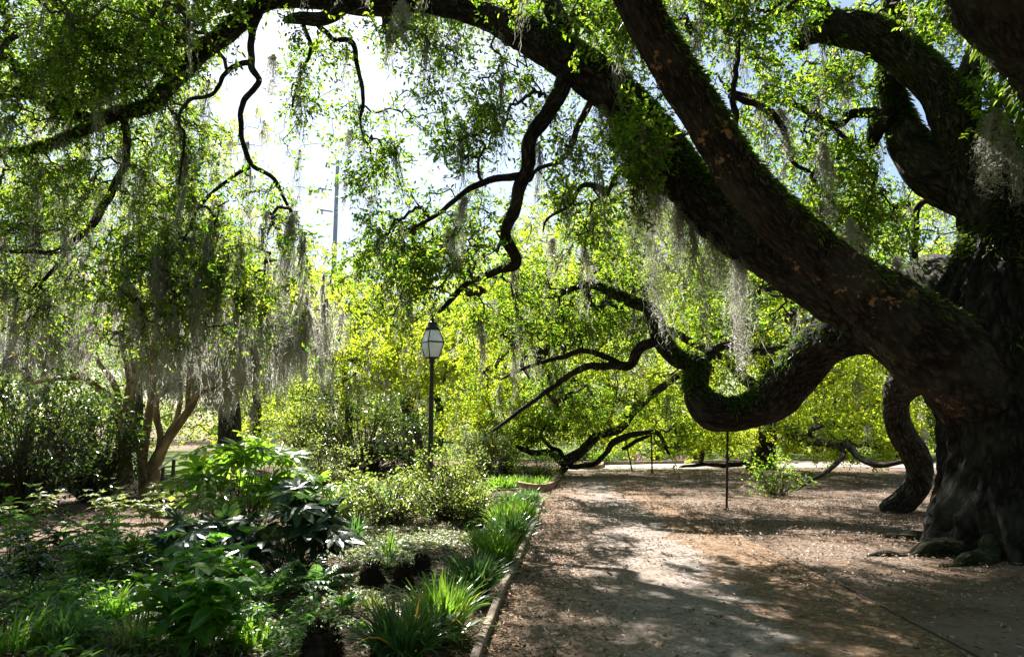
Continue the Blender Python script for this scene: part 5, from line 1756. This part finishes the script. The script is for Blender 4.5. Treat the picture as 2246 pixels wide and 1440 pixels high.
g0 = gnd(1593, 1116)
rod('dark straight rod propping the U-shaped fern-covered limb', g0, at(1596, 938, g0[1]), .022)
g0 = gnd(1430, 1037)
rod('thin upright rod propping the low far limb', g0, at(1429, 948, g0[1]), .026)
g0 = gnd(1388, 1033)
rod('thin leaning rod propping the low far limb', g0, at(1372, 965, g0[1] - .2), .026)

# slanted information sign by the crape myrtle
gs = gnd(372, 1120)
Ys = 12.0
a0, a1 = at(347, 1026, Ys), at(394, 990, Ys)
t3 = thing('information_sign', np.array([(a0[0] + a1[0]) / 2, Ys, 0]), 'slanted pale-edged information panel on dark legs beside the crape myrtle', 'sign')
q = Q()
u = norm(a1 - a0)
dn = np.array([u[2], 0, -u[0]]) * .03
ray = (a0 + a1) / 2 - np.array([0, 0, EYE])
dy = ray / np.linalg.norm(ray) * .5 + np.array([0, 0, -.012])
V = np.array([a0, a1, a1 + dy, a0 + dy, a0 + dn, a1 + dn, a1 + dy + dn, a0 + dy + dn])
q.add(V, [[0, 1, 2, 3], [7, 6, 5, 4], [0, 4, 5, 1], [1, 5, 6, 2], [2, 6, 7, 3], [3, 7, 4, 0]])
q.build('panel', M['panel'], t3)
for f_, yy in ((.18, .5), (.70, .5)):
    p = a0 + (a1 - a0) * f_ + dn + dy * yy
    q = Q()
    q.box((p[0], p[1], p[2] / 2 - .02), (.045, .045, p[2]))
    q.build('leg', M['black'], t3)

# litter bin on the lawn, bollard light
b = at(492, 985, 27)
b[2] = 0
t4 = thing('litter_bin', b, 'dark litter bin with a pale rounded lid on the far lawn', 'bin')
q = Q()
lathe(q, b, [(.2, -.02), (.22, .05), (.24, .62), (.25, .66)], 18)
q.build('bin_body', M['black'], t4, True)
q = Q()
lathe(q, b, [(.26, .66), (.25, .74), (.18, .80), (.02, .82)], 18)
q.build('lid', M['lid'], t4, True)
b = gnd(452, 1032)
t5 = thing('path_light', b, 'short black bollard light on the lawn beside the fatsia', 'bollard')
q = Q()
lathe(q, b, [(.05, -.02), (.05, .42), (.03, .43)], 12)
q.build('bollard_post', M['black'], t5, True)
q = Q()
lathe(q, b, [(.03, .43), (.07, .45), (.06, .52), (.01, .55)], 12)
q.build('bollard_head', M['black'], t5, True)
b = at(599, 970, 40)
b[2] = 0
t6 = thing('marker_post', b, 'small white marker post beyond the lawn under the moss', 'post')
q = Q()
q.box((b[0], b[1], .6), (.22, .22, 1.3))
q.build('post_shaft', M['panel'], t6)
q = Q()
q.box((b[0], b[1], 1.28), (.3, .3, .07))
q.build('post_cap', M['panel'], t6)

# utility pole
Yp = 52.0
pt = at(741, 352, Yp)
pb = np.array([at(729, 700, Yp)[0], Yp, 0])
pole = thing('utility_pole', pb, 'tall grey utility pole with three side arms against the sky', 'pole')
S = np.concatenate([np.linspace(pb, pt, 14), np.linspace(.25, .14, 14)[:, None]], 1)
q = Q()
q.add(*tubes(S[None, :, :3], S[None, :, 3], 14))
q.build('pole_shaft', M['pole'], pole, True)
arms = []
for (x0, y0), (x1, y1) in (((737, 361), (716, 358)), ((728, 417), (699, 413)), ((730, 464), (697, 459))):
    a, b_ = at(x0, y0, Yp), at(x1, y1, Yp - .4)
    q = Q()
    bar(q, a, b_, .07, 8)
    am = q.build('arm', M['pole'], pole, True)
    q = Q()
    for f_ in (0.0, .28):
        c = b_ + (a - b_) * f_
        lathe(q, c, [(.03, -.35), (.10, -.33), (.05, -.27), (.10, -.22), (.05, -.16), (.09, -.1), (.03, -.05), (.03, .05)], 8)
    q.build('insulator', M['pole'], am, True).location = (0, 0, 0)
    arms.append(b_ + np.array([0, 0, -.35]))
for i, a in enumerate(arms):
    n = 30
    t = np.linspace(-1, 1, n)
    Pw = np.stack([a[0] + t * 45, a[1] + t * 26, a[2] + 1.6 * t * t + 0 * t], -1)
    q = Q()
    q.add(*tubes(Pw[None], np.full((1, n), .014), 4))
    tag(q.build('power_line', M['pole'], None, True), ['thin power line from the top arm of the utility pole', 'thin power line from the middle arm of the utility pole', 'thin power line from the lowest arm of the utility pole'][i], 'cable', 'power lines on the utility pole')

print('FACES', sum(len(o.data.polygons) for o in SC.objects if o.type == 'MESH'))
